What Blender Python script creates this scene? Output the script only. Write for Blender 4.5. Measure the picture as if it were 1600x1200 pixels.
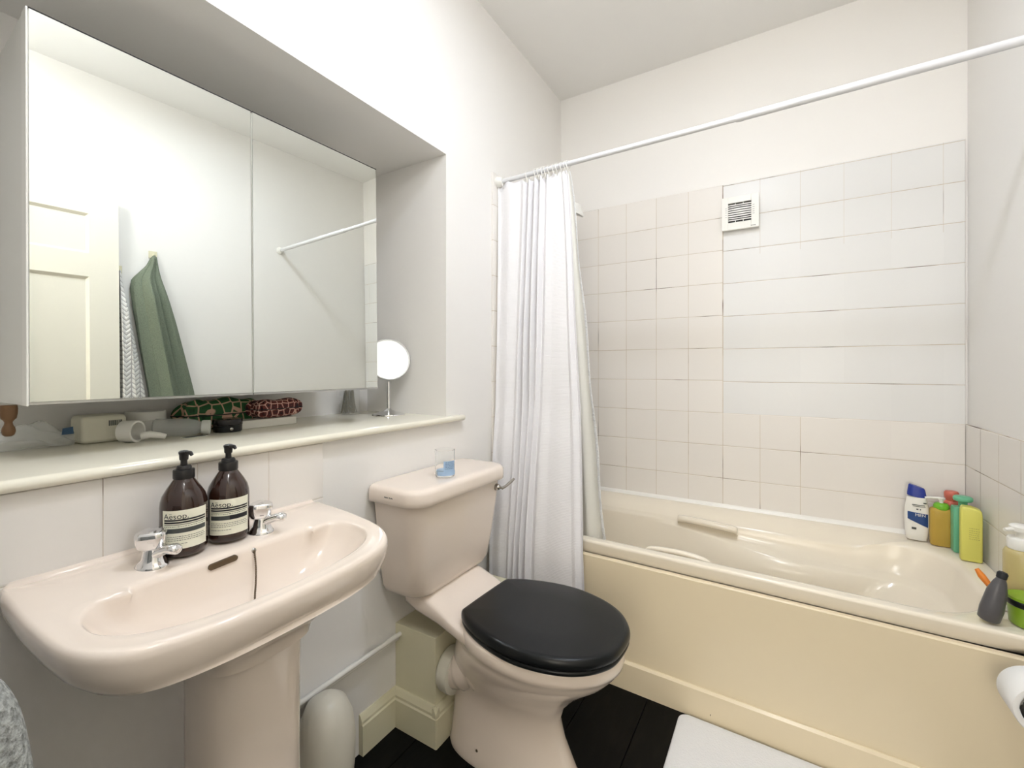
import bpy, bmesh, math, random
from math import sin, cos, pi, radians
from mathutils import Vector, Matrix
random.seed(7)
sc = bpy.context.scene
for o in list(bpy.data.objects): bpy.data.objects.remove(o)

# ---------------------------------------------------------------- camera, world, lights, exposure
F_PX, YAW, HOR = 698.0, 0.5431, 576.4
cam = bpy.data.cameras.new('camera'); camo = bpy.data.objects.new('camera', cam)
sc.collection.objects.link(camo)
camo.location = (1.08, 0, 1.15); camo.rotation_euler = (pi/2, 0, YAW)
cam.sensor_width = 36; cam.lens = 36*F_PX/1600; cam.shift_y = -(600-HOR)/1600; cam.clip_start = 0.01
sc.camera = camo
w = bpy.data.worlds.new('world'); sc.world = w; w.use_nodes = True
w.node_tree.nodes['Background'].inputs[0].default_value = (1, .98, .95, 1)
w.node_tree.nodes['Background'].inputs[1].default_value = 0.0
LAMP = Vector((.87, 1.0, 2.652)); LAMP_EMIT = 50.0
FILL_GLOBE = Vector((.98, .12, 2.28)); FILL_GLOBE_EMIT = 14.5  # added globe, unseen, brightens the room from behind the viewpoint
HALL_FILL_EMIT = 2.3  # strength of the added fill panel in the hall
sc.view_settings.view_transform = 'Standard'; sc.view_settings.look = 'None'
sc.view_settings.exposure = 1.50; sc.view_settings.gamma = 1.0; sc.view_settings.use_curve_mapping = False

# ---------------------------------------------------------------- helpers
def lin(c):
    c = c/255; return c/12.92 if c <= .04045 else ((c+.055)/1.055)**2.4
def rgb(r, g, b): return (lin(r), lin(g), lin(b), 1)
def mat(name, col, rough=.5, metal=0, spec=.5, bump=0, bscale=60, trans=0, ior=1.45, coat=0, alpha=1, emit=None, vary=0, vscale=4, sss=0):
    m = bpy.data.materials.new(name); m.use_nodes = True
    nt = m.node_tree; b = nt.nodes['Principled BSDF']
    b.inputs['Base Color'].default_value = col; b.inputs['Roughness'].default_value = rough
    b.inputs['Metallic'].default_value = metal; b.inputs['Specular IOR Level'].default_value = spec
    b.inputs['IOR'].default_value = ior; b.inputs['Transmission Weight'].default_value = trans
    b.inputs['Coat Weight'].default_value = coat; b.inputs['Alpha'].default_value = alpha
    if emit:
        b.inputs['Emission Color'].default_value = emit[0]; b.inputs['Emission Strength'].default_value = emit[1]
    tc = nt.nodes.new('ShaderNodeTexCoord')
    if bump:
        n = nt.nodes.new('ShaderNodeTexNoise'); n.inputs['Scale'].default_value = bscale; n.inputs['Detail'].default_value = 4
        nt.links.new(tc.outputs['Object'], n.inputs['Vector'])
        bp = nt.nodes.new('ShaderNodeBump'); bp.inputs['Strength'].default_value = bump; bp.inputs['Distance'].default_value = .004
        nt.links.new(n.outputs['Fac'], bp.inputs['Height']); nt.links.new(bp.outputs['Normal'], b.inputs['Normal'])
    if vary:
        n2 = nt.nodes.new('ShaderNodeTexNoise'); n2.inputs['Scale'].default_value = vscale; n2.inputs['Detail'].default_value = 5
        nt.links.new(tc.outputs['Object'], n2.inputs['Vector'])
        mx = nt.nodes.new('ShaderNodeMix'); mx.data_type = 'RGBA'
        mx.inputs[6].default_value = col; mx.inputs[7].default_value = tuple(c*(1-vary) for c in col[:3])+(1,)
        nt.links.new(n2.outputs['Fac'], mx.inputs[0]); nt.links.new(mx.outputs[2], b.inputs['Base Color'])
    return m

ROOTLOC = {}
def setp(o, label=None, cat=None, group=None, kind=None):
    if label: o['label'] = label
    if cat: o['category'] = cat
    if group: o['group'] = group
    if kind: o['kind'] = kind
    return o
def thing(name, loc, label, cat, group=None):
    o = bpy.data.objects.new(name, None); o.empty_display_size = .02
    o.location = loc; sc.collection.objects.link(o)
    ROOTLOC[o] = Vector(loc)
    return setp(o, label, cat, group)
class MB:
    """collects world-space vertices and faces, then builds ONE mesh object"""
    def __init__(s): s.v = []; s.f = []; s.m = []; s.mi = 0
    def add(s, vs, fs):
        n = len(s.v); s.v += [tuple(v) for v in vs]; s.f += [tuple(i+n for i in f) for f in fs]; s.m += [s.mi]*len(fs); return s
    def box(s, x0, x1, y0, y1, z0, z1):
        return s.add([(x, y, z) for z in (z0, z1) for y in (y0, y1) for x in (x0, x1)],
                     [(0,2,3,1),(4,5,7,6),(0,1,5,4),(2,6,7,3),(0,4,6,2),(1,3,7,5)])
    def loft(s, loops, cap0=True, cap1=True, closed=True):
        n = len(loops[0]); vs = [p for l in loops for p in l]; fs = []
        for i in range(len(loops)-1):
            for j in range(n if closed else n-1):
                k = (j+1) % n
                fs.append((i*n+j, i*n+k, (i+1)*n+k, (i+1)*n+j))
        if cap0: fs.append(tuple(range(n-1, -1, -1)))
        if cap1: fs.append(tuple((len(loops)-1)*n+j for j in range(n)))
        return s.add(vs, fs)
    def lathe(s, c, prof, n=32, axis='z', sx=1, sy=1, M=None):
        loops = []
        for r, h in prof:
            l = []
            for j in range(n):
                a = 2*pi*j/n; p = Vector((r*sx*cos(a), r*sy*sin(a), h))
                if axis == 'x': p = Vector((p.z, p.x, p.y))
                if axis == 'y': p = Vector((p.y, p.z, p.x))
                if M: p = M @ p
                l.append(p+Vector(c))
            loops.append(l)
        ring = tuple(prof[0]) == tuple(prof[-1])
        return s.loft(loops, not ring, not ring)
    def tube(s, pts, r, n=12, cap=True):
        pts = [Vector(p) for p in pts]; loops = []; up = None
        for i, p in enumerate(pts):
            t = (pts[min(i+1, len(pts)-1)]-pts[max(i-1, 0)]).normalized()
            if up is None: up = t.orthogonal().normalized()
            up = (up - t*up.dot(t)).normalized(); bn = t.cross(up)
            rr = r[i] if isinstance(r, (list, tuple)) else r
            loops.append([p+rr*(cos(2*pi*j/n)*up+sin(2*pi*j/n)*bn) for j in range(n)])
        return s.loft(loops, cap, cap)
    def grid(s, fn, nu, nv):
        vs = [fn(i/nu, j/nv) for j in range(nv+1) for i in range(nu+1)]
        return s.add(vs, [(j*(nu+1)+i, j*(nu+1)+i+1, (j+1)*(nu+1)+i+1, (j+1)*(nu+1)+i) for j in range(nv) for i in range(nu)])
    def xf(s, M):
        s.v = [tuple(M @ Vector(v)) for v in s.v]; return s
    def build(s, name, m, parent=None, loc=None, smooth=35, bevel=0, seg=3, subd=0, solid=0):
        me = bpy.data.meshes.new(name)
        root = parent
        while root is not None and root.parent is not None: root = root.parent
        off = ROOTLOC[root] if root is not None else Vector(loc if loc else (0, 0, 0))
        me.from_pydata([tuple(Vector(v)-off) for v in s.v], [], s.f); me.update()
        bm = bmesh.new(); bm.from_mesh(me); bmesh.ops.recalc_face_normals(bm, faces=bm.faces); bm.to_mesh(me); bm.free()
        for mm in (m if isinstance(m, (list, tuple)) else [m]): me.materials.append(mm)
        if any(s.m):
            for p, k in zip(me.polygons, s.m): p.material_index = k
        if smooth:
            me.shade_smooth()
            if smooth < 180: me.set_sharp_from_angle(angle=radians(smooth))
        o = bpy.data.objects.new(name, me); sc.collection.objects.link(o)
        if parent is not None: o.parent = parent
        else:
            o.location = off; ROOTLOC[o] = Vector(off)
        if bevel:
            b = o.modifiers.new('bevel', 'BEVEL'); b.width = bevel; b.segments = seg; b.limit_method = 'ANGLE'; b.angle_limit = radians(40)
            b.harden_normals = True
            me.shade_smooth()
        if solid:
            k = o.modifiers.new('solid', 'SOLIDIFY'); k.thickness = solid; k.offset = 0
        if subd:
            k = o.modifiers.new('sub', 'SUBSURF'); k.levels = subd; k.render_levels = subd
        return o
def sm(a, b, x):
    t = max(0, min(1, (x-a)/(b-a))); return t*t*(3-2*t)
def lerp(a, b, t): return a+(b-a)*t
def interp(tab, x):
    if x <= tab[0][0]: return tab[0][1]
    for (a, va), (b, vb) in zip(tab, tab[1:]):
        if x <= b: return va+(vb-va)*(x-a)/(b-a)
    return tab[-1][1]
def rrect(x0, x1, y0, y1, rs, n=10):
    """rounded rectangle outline, counter-clockwise from x0y0; rs = radii at (x0y0, x1y0, x1y1, x0y1)"""
    out = []
    for (cx, cy, sx, sy, a0), r in zip(((x0, y0, 1, 1, pi), (x1, y0, -1, 1, 1.5*pi), (x1, y1, -1, -1, 0), (x0, y1, 1, -1, .5*pi)), rs):
        for i in range(n+1):
            a = a0+pi/2*i/n; out.append((cx+sx*r+r*cos(a), cy+sy*r+r*sin(a)))
    return out
def resample(pts, n):
    d = [0]
    for a, b in zip(pts, pts[1:]+pts[:1]): d.append(d[-1]+math.dist(a, b))
    P = pts+pts[:1]; out = []
    for k in range(n):
        t = d[-1]*k/n
        for i in range(len(pts)):
            if d[i+1] >= t-1e-12 and d[i+1] > d[i]:
                u = (t-d[i])/(d[i+1]-d[i]); out.append(tuple(P[i][q]+(P[i+1][q]-P[i][q])*u for q in range(len(P[i])))); break
    return out
def smooth_closed(pts, n):
    """Catmull-Rom through closed control points, n samples per span"""
    out = []; N = len(pts)
    for i in range(N):
        p0, p1, p2, p3 = (pts[(i+k) % N] for k in (-1, 0, 1, 2))
        for j in range(n):
            t = j/n
            out.append(tuple(.5*(2*p1[k]+(p2[k]-p0[k])*t+(2*p0[k]-5*p1[k]+4*p2[k]-p3[k])*t*t+(3*p1[k]-p0[k]-3*p2[k]+p3[k])*t**3) for k in range(len(p1))))
    return out
def text_geo(body, size, extr=0.0):
    cu = bpy.data.curves.new('txt', 'FONT'); cu.body = body; cu.size = size; cu.extrude = extr
    o = bpy.data.objects.new('txt', cu); sc.collection.objects.link(o)
    dg = bpy.context.evaluated_depsgraph_get(); me = o.evaluated_get(dg).to_mesh()
    vs = [tuple(v.co) for v in me.vertices]; fs = [tuple(p.vertices) for p in me.polygons]
    o.evaluated_get(dg).to_mesh_clear(); bpy.data.objects.remove(o)
    return vs, fs

# ---------------------------------------------------------------- materials
M_wall = mat('white_paint', rgb(247, 244, 239), .55, spec=.3, bump=.12, bscale=35, vary=.015, vscale=3)
M_ceil = mat('ceiling_paint', rgb(248, 246, 242), .7, spec=.2, bump=.05, bscale=20)
M_trim = mat('cream_gloss', rgb(232, 226, 196), .3, vary=.05, vscale=8)
M_sill = mat('white_gloss_sill', rgb(243, 238, 220), .12, vary=.05, vscale=10)
M_cer = mat('champagne_ceramic', rgb(243, 229, 215), .1, coat=.3, spec=.5)
M_bath = mat('cream_acrylic', rgb(245, 235, 216), .16, spec=.5)
M_panel = mat('cream_bath_panel', rgb(234, 219, 188), .22, spec=.5)
M_chrome = mat('chrome', (.82, .82, .83, 1), .06, metal=1)
M_dchrome = mat('worn_chrome', (.42, .40, .37, 1), .22, metal=1)
M_mirror = mat('mirror_glass', (.85, .88, .85, 1), .0, metal=1)
M_alu = mat('brushed_aluminium', (.55, .55, .54, 1), .3, metal=1)
M_dark = mat('dark_gap', rgb(35, 32, 30), .6)
M_cab = mat('cabinet_white', rgb(236, 235, 228), .35)
M_black = mat('black_seat_plastic', rgb(21, 23, 24), .3, spec=.35)
M_plasw = mat('white_plastic', rgb(243, 241, 234), .3)
M_rod = mat('white_enamel_tube', rgb(222, 222, 223), .3)
M_pump = mat('black_pump_plastic', rgb(28, 26, 26), .35)
M_amber = mat('amber_brown_bottle', rgb(46, 25, 17), .06, spec=.6, coat=.4)
M_label = mat('cream_label', rgb(240, 238, 218), .5)
M_ink = mat('black_ink', rgb(30, 31, 34), .5)
M_ink2 = mat('charcoal_ink', rgb(72, 76, 74), .5)
M_chain = mat('tarnished_brass', (.16, .12, .08, 1), .4, metal=1)

def tile_mat(name, axis, x0, T, z0, rows_white=False, jw=.0075):
    """glazed square tiles: joints from object coordinates (objects have their origin at the world origin)"""
    m = mat(name, rgb(238, 234, 227), .3, spec=.35)
    nt = m.node_tree; N = nt.nodes; L = nt.links; b = N['Principled BSDF']
    tc = N.new('ShaderNodeTexCoord'); sp = N.new('ShaderNodeSeparateXYZ'); L.new(tc.outputs['Object'], sp.inputs[0])
    def mt(op, a, c=None, cl=False):
        n = N.new('ShaderNodeMath'); n.operation = op; n.use_clamp = cl
        for i, v in enumerate((a, c)):
            if v is None: continue
            if isinstance(v, (int, float)): n.inputs[i].default_value = v
            else: L.new(v, n.inputs[i])
        return n.outputs[0]
    u = mt('DIVIDE', mt('SUBTRACT', sp.outputs[axis], x0), T)
    if rows_white:
        zone = mt('MULTIPLY', mt('GREATER_THAN', u, 4.0), mt('GREATER_THAN', sp.outputs[2], z0-7*T))
        zz = mt('ADD', sp.outputs[2], mt('MULTIPLY', zone, .006))
    else:
        zone = None; zz = sp.outputs[2]
    v = mt('DIVIDE', mt('SUBTRACT', z0, zz), T)
    def joint(q, wd):
        fr = mt('FRACT', mt('ADD', q, .5)); return mt('LESS_THAN', mt('ABSOLUTE', mt('SUBTRACT', fr, .5)), wd)
    def soft(q):
        fr = mt('FRACT', mt('ADD', q, .5)); d = mt('ABSOLUTE', mt('SUBTRACT', fr, .5)); return mt('SUBTRACT', 1.0, mt('MULTIPLY', d, 45.0), True)
    jv = joint(u, jw); jh = joint(v, jw)
    if zone is not None:
        # painted over upright joints in the newer whiter area survive only in its top rows
        keep = mt('GREATER_THAN', zz, z0-2.2*T)
        low = mt('MULTIPLY', mt('LESS_THAN', sp.outputs[2], z0-7*T), mt('GREATER_THAN', u, 6.5))
        jv = mt('MULTIPLY', jv, mt('SUBTRACT', 1.0, mt('MULTIPLY', zone, mt('SUBTRACT', 1.0, mt('MULTIPLY', keep, .45))), True))
        jv = mt('MULTIPLY', jv, mt('SUBTRACT', 1.0, low))
        edge = joint(mt('SUBTRACT', u, 4.0), .012)
        edge = mt('MULTIPLY', edge, mt('MULTIPLY', mt('LESS_THAN', mt('ABSOLUTE', mt('SUBTRACT', u, 4.0)), .3), mt('GREATER_THAN', sp.outputs[2], z0-7*T)))
        jv = mt('MAXIMUM', jv, edge)
    J = mt('MAXIMUM', jv, jh)
    noise = N.new('ShaderNodeTexNoise'); noise.inputs['Scale'].default_value = 5.0; noise.inputs['Detail'].default_value = 3
    L.new(tc.outputs['Object'], noise.inputs['Vector'])
    rmp = N.new('ShaderNodeValToRGB'); rmp.color_ramp.elements[0].position = .42; rmp.color_ramp.elements[0].color = rgb(220, 210, 194)
    rmp.color_ramp.elements[1].position = .66; rmp.color_ramp.elements[1].color = rgb(120, 100, 85)
    e = rmp.color_ramp.elements.new(.57); e.color = rgb(206, 192, 173)
    L.new(noise.outputs['Fac'], rmp.inputs[0])
    base = N.new('ShaderNodeMix'); base.data_type = 'RGBA'
    base.inputs[6].default_value = rgb(240, 235, 228); base.inputs[7].default_value = rgb(235, 234, 231)
    if zone is not None: L.new(zone, base.inputs[0])
    else: base.inputs[0].default_value = 0
    n2 = N.new('ShaderNodeTexWhiteNoise'); n2.noise_dimensions = '2D'
    cb = N.new('ShaderNodeCombineXYZ'); L.new(mt('FLOOR', u), cb.inputs[0]); L.new(mt('FLOOR', v), cb.inputs[1]); L.new(cb.outputs[0], n2.inputs['Vector'])
    hs = N.new('ShaderNodeHueSaturation'); L.new(base.outputs[2], hs.inputs['Color']); L.new(mt('ADD', .985, mt('MULTIPLY', n2.outputs['Value'], .025)), hs.inputs['Value'])
    mx = N.new('ShaderNodeMix'); mx.data_type = 'RGBA'; L.new(J, mx.inputs[0]); L.new(hs.outputs[0], mx.inputs[6]); L.new(rmp.outputs[0], mx.inputs[7])
    L.new(mx.outputs[2], b.inputs['Base Color'])
    bp = N.new('ShaderNodeBump'); bp.inputs['Strength'].default_value = .5; bp.inputs['Distance'].default_value = .002
    h = mt('SUBTRACT', 1.0, mt('MAXIMUM', soft(u), soft(v))) if zone is None else mt('SUBTRACT', 1.0, soft(v))
    wob = N.new('ShaderNodeTexNoise'); wob.inputs['Scale'].default_value = 7; L.new(tc.outputs['Object'], wob.inputs['Vector'])
    L.new(mt('ADD', h, mt('MULTIPLY', wob.outputs['Fac'], .5)), bp.inputs['Height']); L.new(bp.outputs['Normal'], b.inputs['Normal'])
    L.new(mt('ADD', .30, mt('MULTIPLY', J, .5)), b.inputs['Roughness'])
    return m
TT = .1538; TX0 = .227; TZ0 = 2.018
M_tback = tile_mat('white_glazed_tiles', 0, TX0, TT, TZ0, True)
M_tright = tile_mat('white_glazed_tiles_side', 1, 2.33-TT*8, TT, TZ0)
M_tsplash = tile_mat('white_glazed_splashback', 1, .312-TT*2, .1553, .955, jw=.004)

def floor_mat():
    m = mat('black_painted_boards', rgb(9, 9, 8), .5, spec=.15)
    nt = m.node_tree; N = nt.nodes; L = nt.links; b = N['Principled BSDF']
    tc = N.new('ShaderNodeTexCoord'); sp = N.new('ShaderNodeSeparateXYZ'); L.new(tc.outputs['Object'], sp.inputs[0])
    n = N.new('ShaderNodeTexNoise'); n.inputs['Scale'].default_value = 14; n.inputs['Detail'].default_value = 8
    mp = N.new('ShaderNodeMapping'); mp.inputs['Scale'].default_value = (3, .6, 1); L.new(tc.outputs['Object'], mp.inputs[0]); L.new(mp.outputs[0], n.inputs[0])
    r = N.new('ShaderNodeValToRGB'); r.color_ramp.elements[0].position = .5; r.color_ramp.elements[0].color = rgb(8, 8, 7)
    r.color_ramp.elements[1].position = .8; r.color_ramp.elements[1].color = rgb(22, 19, 16); L.new(n.outputs['Fac'], r.inputs[0]); L.new(r.outputs[0], b.inputs['Base Color'])
    bp = N.new('ShaderNodeBump'); bp.inputs['Strength'].default_value = .3; bp.inputs['Distance'].default_value = .003; L.new(n.outputs['Fac'], bp.inputs['Height']); L.new(bp.outputs['Normal'], b.inputs['Normal'])
    return m
M_floor = floor_mat()
M_joint = mat('board_joint_worn', rgb(96, 78, 58), .7)

# ---------------------------------------------------------------- room shell
ST = 'structure'
WX = 1.68; WY = 2.33; CZ = 2.68
RX = 1.31; AT = 1.957; AB = -.43; AL = .03; SZ = .972
# floor: painted boards as slabs of one mesh
mb = MB(); x = -.12
edges = [-.45, -.1, .11, .30, .49, .681, .87, 1.06, 1.25, 1.44, 1.63, 1.85]
for a, b_ in zip(edges, edges[1:]): mb.box(a+.0012, b_-.0012, -1.6, 2.45, -.06, 0)
mb.box(-.45, 1.85, -1.6, 2.45, -.12, -.05)
setp(mb.build('floor', M_floor, smooth=0, bevel=.001, seg=1), kind=ST)
setp(MB().box(-.55, 1.85, -1.6, 2.45, CZ, CZ+.1).build('ceiling', M_ceil, smooth=0), kind=ST)
mb = MB()
mb.box(AB-.1, 0, -1.6, AL, 0, CZ).box(AB-.1, 0, RX, WY+.1, 0, CZ).box(AB-.1, 0, AL, RX, 0, SZ-.022).box(AB-.1, 0, AL, RX, AT, CZ).box(AB-.1, AB, AL, RX, SZ-.022, AT)
wl = setp(mb.build('wall_left', M_wall, smooth=0), kind=ST)
wb = setp(MB().box(-.1, WX+.1, WY, WY+.1, 0, CZ).build('wall_back', M_wall, smooth=0), kind=ST)
wr = setp(MB().box(WX, WX+.1, -1.6, WY, 0, CZ).build('wall_right', M_wall, smooth=0), kind=ST)
mb = MB().box(0, .76, -.13, -.03, 0, CZ).box(1.62, WX, -.13, -.03, 0, CZ).box(.76, 1.62, -.13, -.03, 2.08, CZ)
setp(mb.build('wall_front', M_wall, smooth=0), kind=ST)
setp(MB().box(-.1, WX+.1, -1.7, -1.6, 0, CZ).build('wall_hall', M_wall, smooth=0), kind=ST)
# tiled zones
MB().box(.008, WX-.0075, WY-.008, WY+.0005, .46, TZ0).build('tile_panel', M_tback, wb, smooth=0, bevel=.002, seg=2)
MB().box(-.001, .008, 1.617, WY-.001, .46, TZ0-.012).build('tile_panel', M_tright, wl, smooth=0, bevel=.002, seg=2)
MB().box(WX-.007, WX+.001, 1.45, WY-.001, .46, TZ0-7*TT).build('tile_panel', M_tright, wr, smooth=0, bevel=.002, seg=2)
MB().box(-.001, .010, AL, .777, .775, SZ-.024).build('splashback_tiles', M_tsplash, wl, smooth=0, bevel=.002, seg=2)
# window sill board with rounded nosing in the alcove
def nosing(y):
    pts = [(AB, SZ)]
    for i in range(7):
        a = pi/2-pi*i/6; pts.append((.017+.012*cos(a), SZ-.011+.011*sin(a)))
    pts.append((AB, SZ-.022)); return [(px, y, pz) for px, pz in pts]
mb = MB(); mb.loft([nosing(AL), nosing(RX)])
def nose2(y, s=1):
    return [(-.0005+ (0 if px < 0 else px*s), yy, SZ-.011+(pz-SZ+.011)*(s*.3+.7)) for px, yy, pz in nosing(y)]
mb.loft([nose2(RX-.001), nose2(RX+.082), nose2(RX+.088, .8), nose2(RX+.092, .3)])
sill = setp(mb.build('trim_1', M_sill, smooth=50), kind=ST)
# skirting + boxed-in pipes
def skirt(mb, p, q, nrm, h=.118):
    p = Vector(p+(0,)); q = Vector(q+(0,)); n = Vector(nrm+(0,))
    prof = [(0, 0), (.018, 0), (.018, h-.03), (.014, h-.026), (.014, h-.018), (.007, h-.004), (.004, h), (0, h)]
    mb.loft([[P+n*a+Vector((0, 0, z)) for a, z in prof] for P in (p, q)])
mb = MB(); skirt(mb, (0, .905), (0, 1.05), (1, 0))
setp(mb.build('baseboard_left', M_trim, smooth=0), kind=ST)
mb = MB().box(0, .171, 1.052, 1.50, 0, .322)
bx = setp(mb.build('trim_2', M_trim, smooth=0, bevel=.002, seg=2), kind=ST)
mb = MB(); skirt(mb, (0, 1.052), (.187, 1.052), (0, -1)); skirt(mb, (.171, 1.036), (.171, 1.50), (1, 0))
mb.build('skirting_board', M_trim, bx, smooth=0)
mb = MB().box(0, .016, .56, 1.068, .270, .286)
t = setp(mb.build('pipe_trunking', M_plasw, loc=(0, .8, .27), smooth=0, bevel=.003), 'slim white pipe cover running along the wall from basin pedestal to boxing', 'pipe cover')
mb = MB().tube([(.022, .56, .292), (.022, 1.07, .292)], .007)
mb.build('pipe', M_plasw, t)
# sealant bead between bath and tiles
mb = MB().loft([[(x_, WY-.008, .492), (x_, WY-.022, .4935), (x_, WY-.018, .506), (x_, WY-.008, .513)] for x_ in (.01, .8, WX-.01)])
setp(mb.build('trim_3', mat('sealant', rgb(248, 245, 238), .3), smooth=60), kind=ST)

# ---------------------------------------------------------------- bath
def bath():
    t = thing('bathtub', (.84, 1.97, 0), 'long cream bathtub with moulded grips along the tiled wall', 'bathtub')
    X0, X1, YF, YB = .002, WX-.008, 1.60, WY-.0085
    def shear(x, y): return y + (.022-.03*x)*max(0, min(1, (2.2-y)/.5))
    n = 14
    outer = rrect(X0, X1, YF, YB, (.006,)*4, n)
    inner = rrect(.10, 1.59, 1.658, 2.205, (.12, .22, .15, .12), n)
    N = 240
    outer = resample(outer, N); inner = resample(inner, N)
    # align starts by angle about the centre so that the loops do not twist
    cx, cy = .84, 1.93
    def byang(pts):
        # sample outline by direction
        out = []
        big = pts+pts[:1]
        for k in range(N):
            a = -pi+2*pi*k/N; d = (cos(a), sin(a)*.42)
            best = None
            for (ax, ay), (bx_, by_) in zip(big, big[1:]):
                ex, ey = bx_-ax, by_-ay; den = d[0]*ey-d[1]*ex
                if abs(den) < 1e-12: continue
                tt = ((ax-cx)*ey-(ay-cy)*ex)/den; uu = ((ax-cx)*d[1]-(ay-cy)*d[0])/den
                if tt > 0 and -1e-9 <= uu <= 1+1e-9: best = (cx+d[0]*tt, cy+d[1]*tt); break
            out.append(best)
        return out
    outer = byang(outer); inner = byang(inner)
    def zin(x, y): return .488-.036*sm(1.9, 2.2, y)*(1-sm(1.30, 1.45, x))
    bott = byang(resample(rrect(.19, 1.12, 1.76, 2.10, (.10, .16, .16, .10), n), N)) if False else None
    def scaled(x, y, k, zz):   # shrink towards the bottom outline
        bx0, bx1, by0, by1 = .19, 1.13, 1.76, 2.10
        u = (x-.10)/(1.59-.10); v = (y-1.658)/(2.205-1.658)
        return (lerp(x, bx0+u*(bx1-bx0), k), lerp(y, by0+v*(by1-by0), k), zz)
    loops = []
    def L(f): loops.append([f(i) for i in range(N)])
    def sh(p): return (p[0], shear(p[0], p[1]), p[2])
    def mix(i, k, zz): return (lerp(outer[i][0], inner[i][0], k), lerp(outer[i][1], inner[i][1], k), zz)
    L(lambda i: sh(mix(i, .42, .449)))
    L(lambda i: sh(mix(i, .26, .447)))
    L(lambda i: sh(mix(i, 0, .487)))
    L(lambda i: sh(mix(i, .012, .4925)))
    L(lambda i: sh(mix(i, .05, .4965)))
    L(lambda i: sh(mix(i, .12, .4975)))
    for k in (.35, .6, .82): L(lambda i, k=k: sh(mix(i, k, lerp(.4975, zin(*inner[i])+.004, k*k))))
    L(lambda i: sh(mix(i, .93, zin(*inner[i])+.002)))
    L(lambda i: sh(mix(i, 1.0, zin(*inner[i])-.003)))
    # armrest ledge on the far side growing towards the head end
    def g(x, y): return .085*sm(.50, 1.30, x)*sm(1.85, 2.15, y)*(1-.3*sm(1.4, 1.6, x)) + .03*sm(.7, 1.4, x)*(1-sm(1.7, 1.85, y))
    def zl(x, y): return .425-.055*sm(.5, 1.35, x)
    def wall(i, k, z, gg):
        x, y = inner[i]; p = scaled(x, y, k, z)
        dx, dy = cx-x, cy-y; l = math.hypot(dx, dy*2.2)
        return sh((p[0]+dx/l*gg*.6, p[1]+dy*2.2/l*gg, z))
    L(lambda i: wall(i, .015, zin(*inner[i])-.014, 0))
    L(lambda i: wall(i, .05, zl(*inner[i])+.012, g(*inner[i])*.12))
    L(lambda i: wall(i, .065, zl(*inner[i])+.002, g(*inner[i])*.35))
    L(lambda i: wall(i, .075, zl(*inner[i])-.002, g(*inner[i])*.85))
    L(lambda i: wall(i, .09, zl(*inner[i])-.010, g(*inner[i])))
    L(lambda i: wall(i, .28, .30, g(*inner[i])*.9))
    L(lambda i: wall(i, .58, .20, g(*inner[i])*.5))
    L(lambda i: wall(i, .85, .135, 0))
    L(lambda i: wall(i, .97, .112, 0))
    for k in (.7, .35):
        last = loops[-1]
        L(lambda i, k=k: (lerp(.7, wall(i, 1, 0, 0)[0], k), lerp(1.93, wall(i, 1, 0, 0)[1], k), .105))
    mb = MB(); mb.loft(loops, cap0=False, cap1=True)
    tub = mb.build('tub', M_bath, t, smooth=70)
    # panel and kick strip follow the slight skew of the tub front
    def pbox(mb, x0, x1, y0, y1, z0, z1, ch=.0):
        vs = []
        for xx in (x0, x1):
            s = .022-.03*xx
            vs.append([(xx, y1+s, z0), (xx, y0+s, z0), (xx, y0+s, z1-ch), (xx, y0+ch+s, z1), (xx, y1+s, z1)])
        mb.loft(vs)
    mb = MB(); pbox(mb, .004, WX-.004, 1.588, 1.606, .098, .448, .004); mb.build('panel', M_panel, t, smooth=0)
    mb = MB(); pbox(mb, .174, WX-.004, 1.576, 1.600, 0, .100, .007); ks = mb.build('kick_strip', M_panel, t, smooth=0)
    # screw holes
    mb = MB(); mb.lathe((.885, 1.5715, .028), [(.0, 0), (.004, 0), (.004, .003), (0, .003)], 12, 'y'); mb.build('screw', M_chain, ks, smooth=40)
    def grip(pts, r, label):
        n_ = 10; P = smooth_open(pts, 8)
        mb = MB(); loops_ = []
        for i, p in enumerate(P):
            e = min(1, min(i, len(P)-1-i)/3+.45)
            loops_.append([(p[0], p[1]+r*1.25*e*cos(2*pi*j/n_), p[2]+r*e*sin(2*pi*j/n_)) for j in range(n_)])
        mb.loft(loops_); return mb.build('grip_handle', M_bath, t, smooth=70)
    grip([(.665, 2.205, .440), (.675, 2.188, .453), (.76, 2.175, .456), (.85, 2.17, .452), (.905, 2.175, .445), (.915, 2.19, .43)], .0155, '')
    grip([(.635, 1.69, .452), (.66, 1.70, .477), (.76, 1.703, .482), (.84, 1.703, .474), (.875, 1.70, .455), (.895, 1.69, .43)], .010, '')
    # overflow glint on far wall
    o = MB(); o.lathe((1.455, 2.045, .385), [(0, .006), (.007, .005), (.012, .002), (.013, -.006)], 16, 'y', M=None); 
    return t
def smooth_open(pts, n):
    out = []; P = [pts[0]]+list(pts)+[pts[-1]]
    for i in range(1, len(P)-2):
        p0, p1, p2, p3 = P[i-1:i+3]
        for j in range(n):
            t = j/n
            out.append(tuple(.5*(2*p1[k]+(p2[k]-p0[k])*t+(2*p0[k]-5*p1[k]+4*p2[k]-p3[k])*t*t+(3*p1[k]-p0[k]-3*p2[k]+p3[k])*t**3) for k in range(len(p1))))
    out.append(tuple(pts[-1])); return out
bath()

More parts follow.
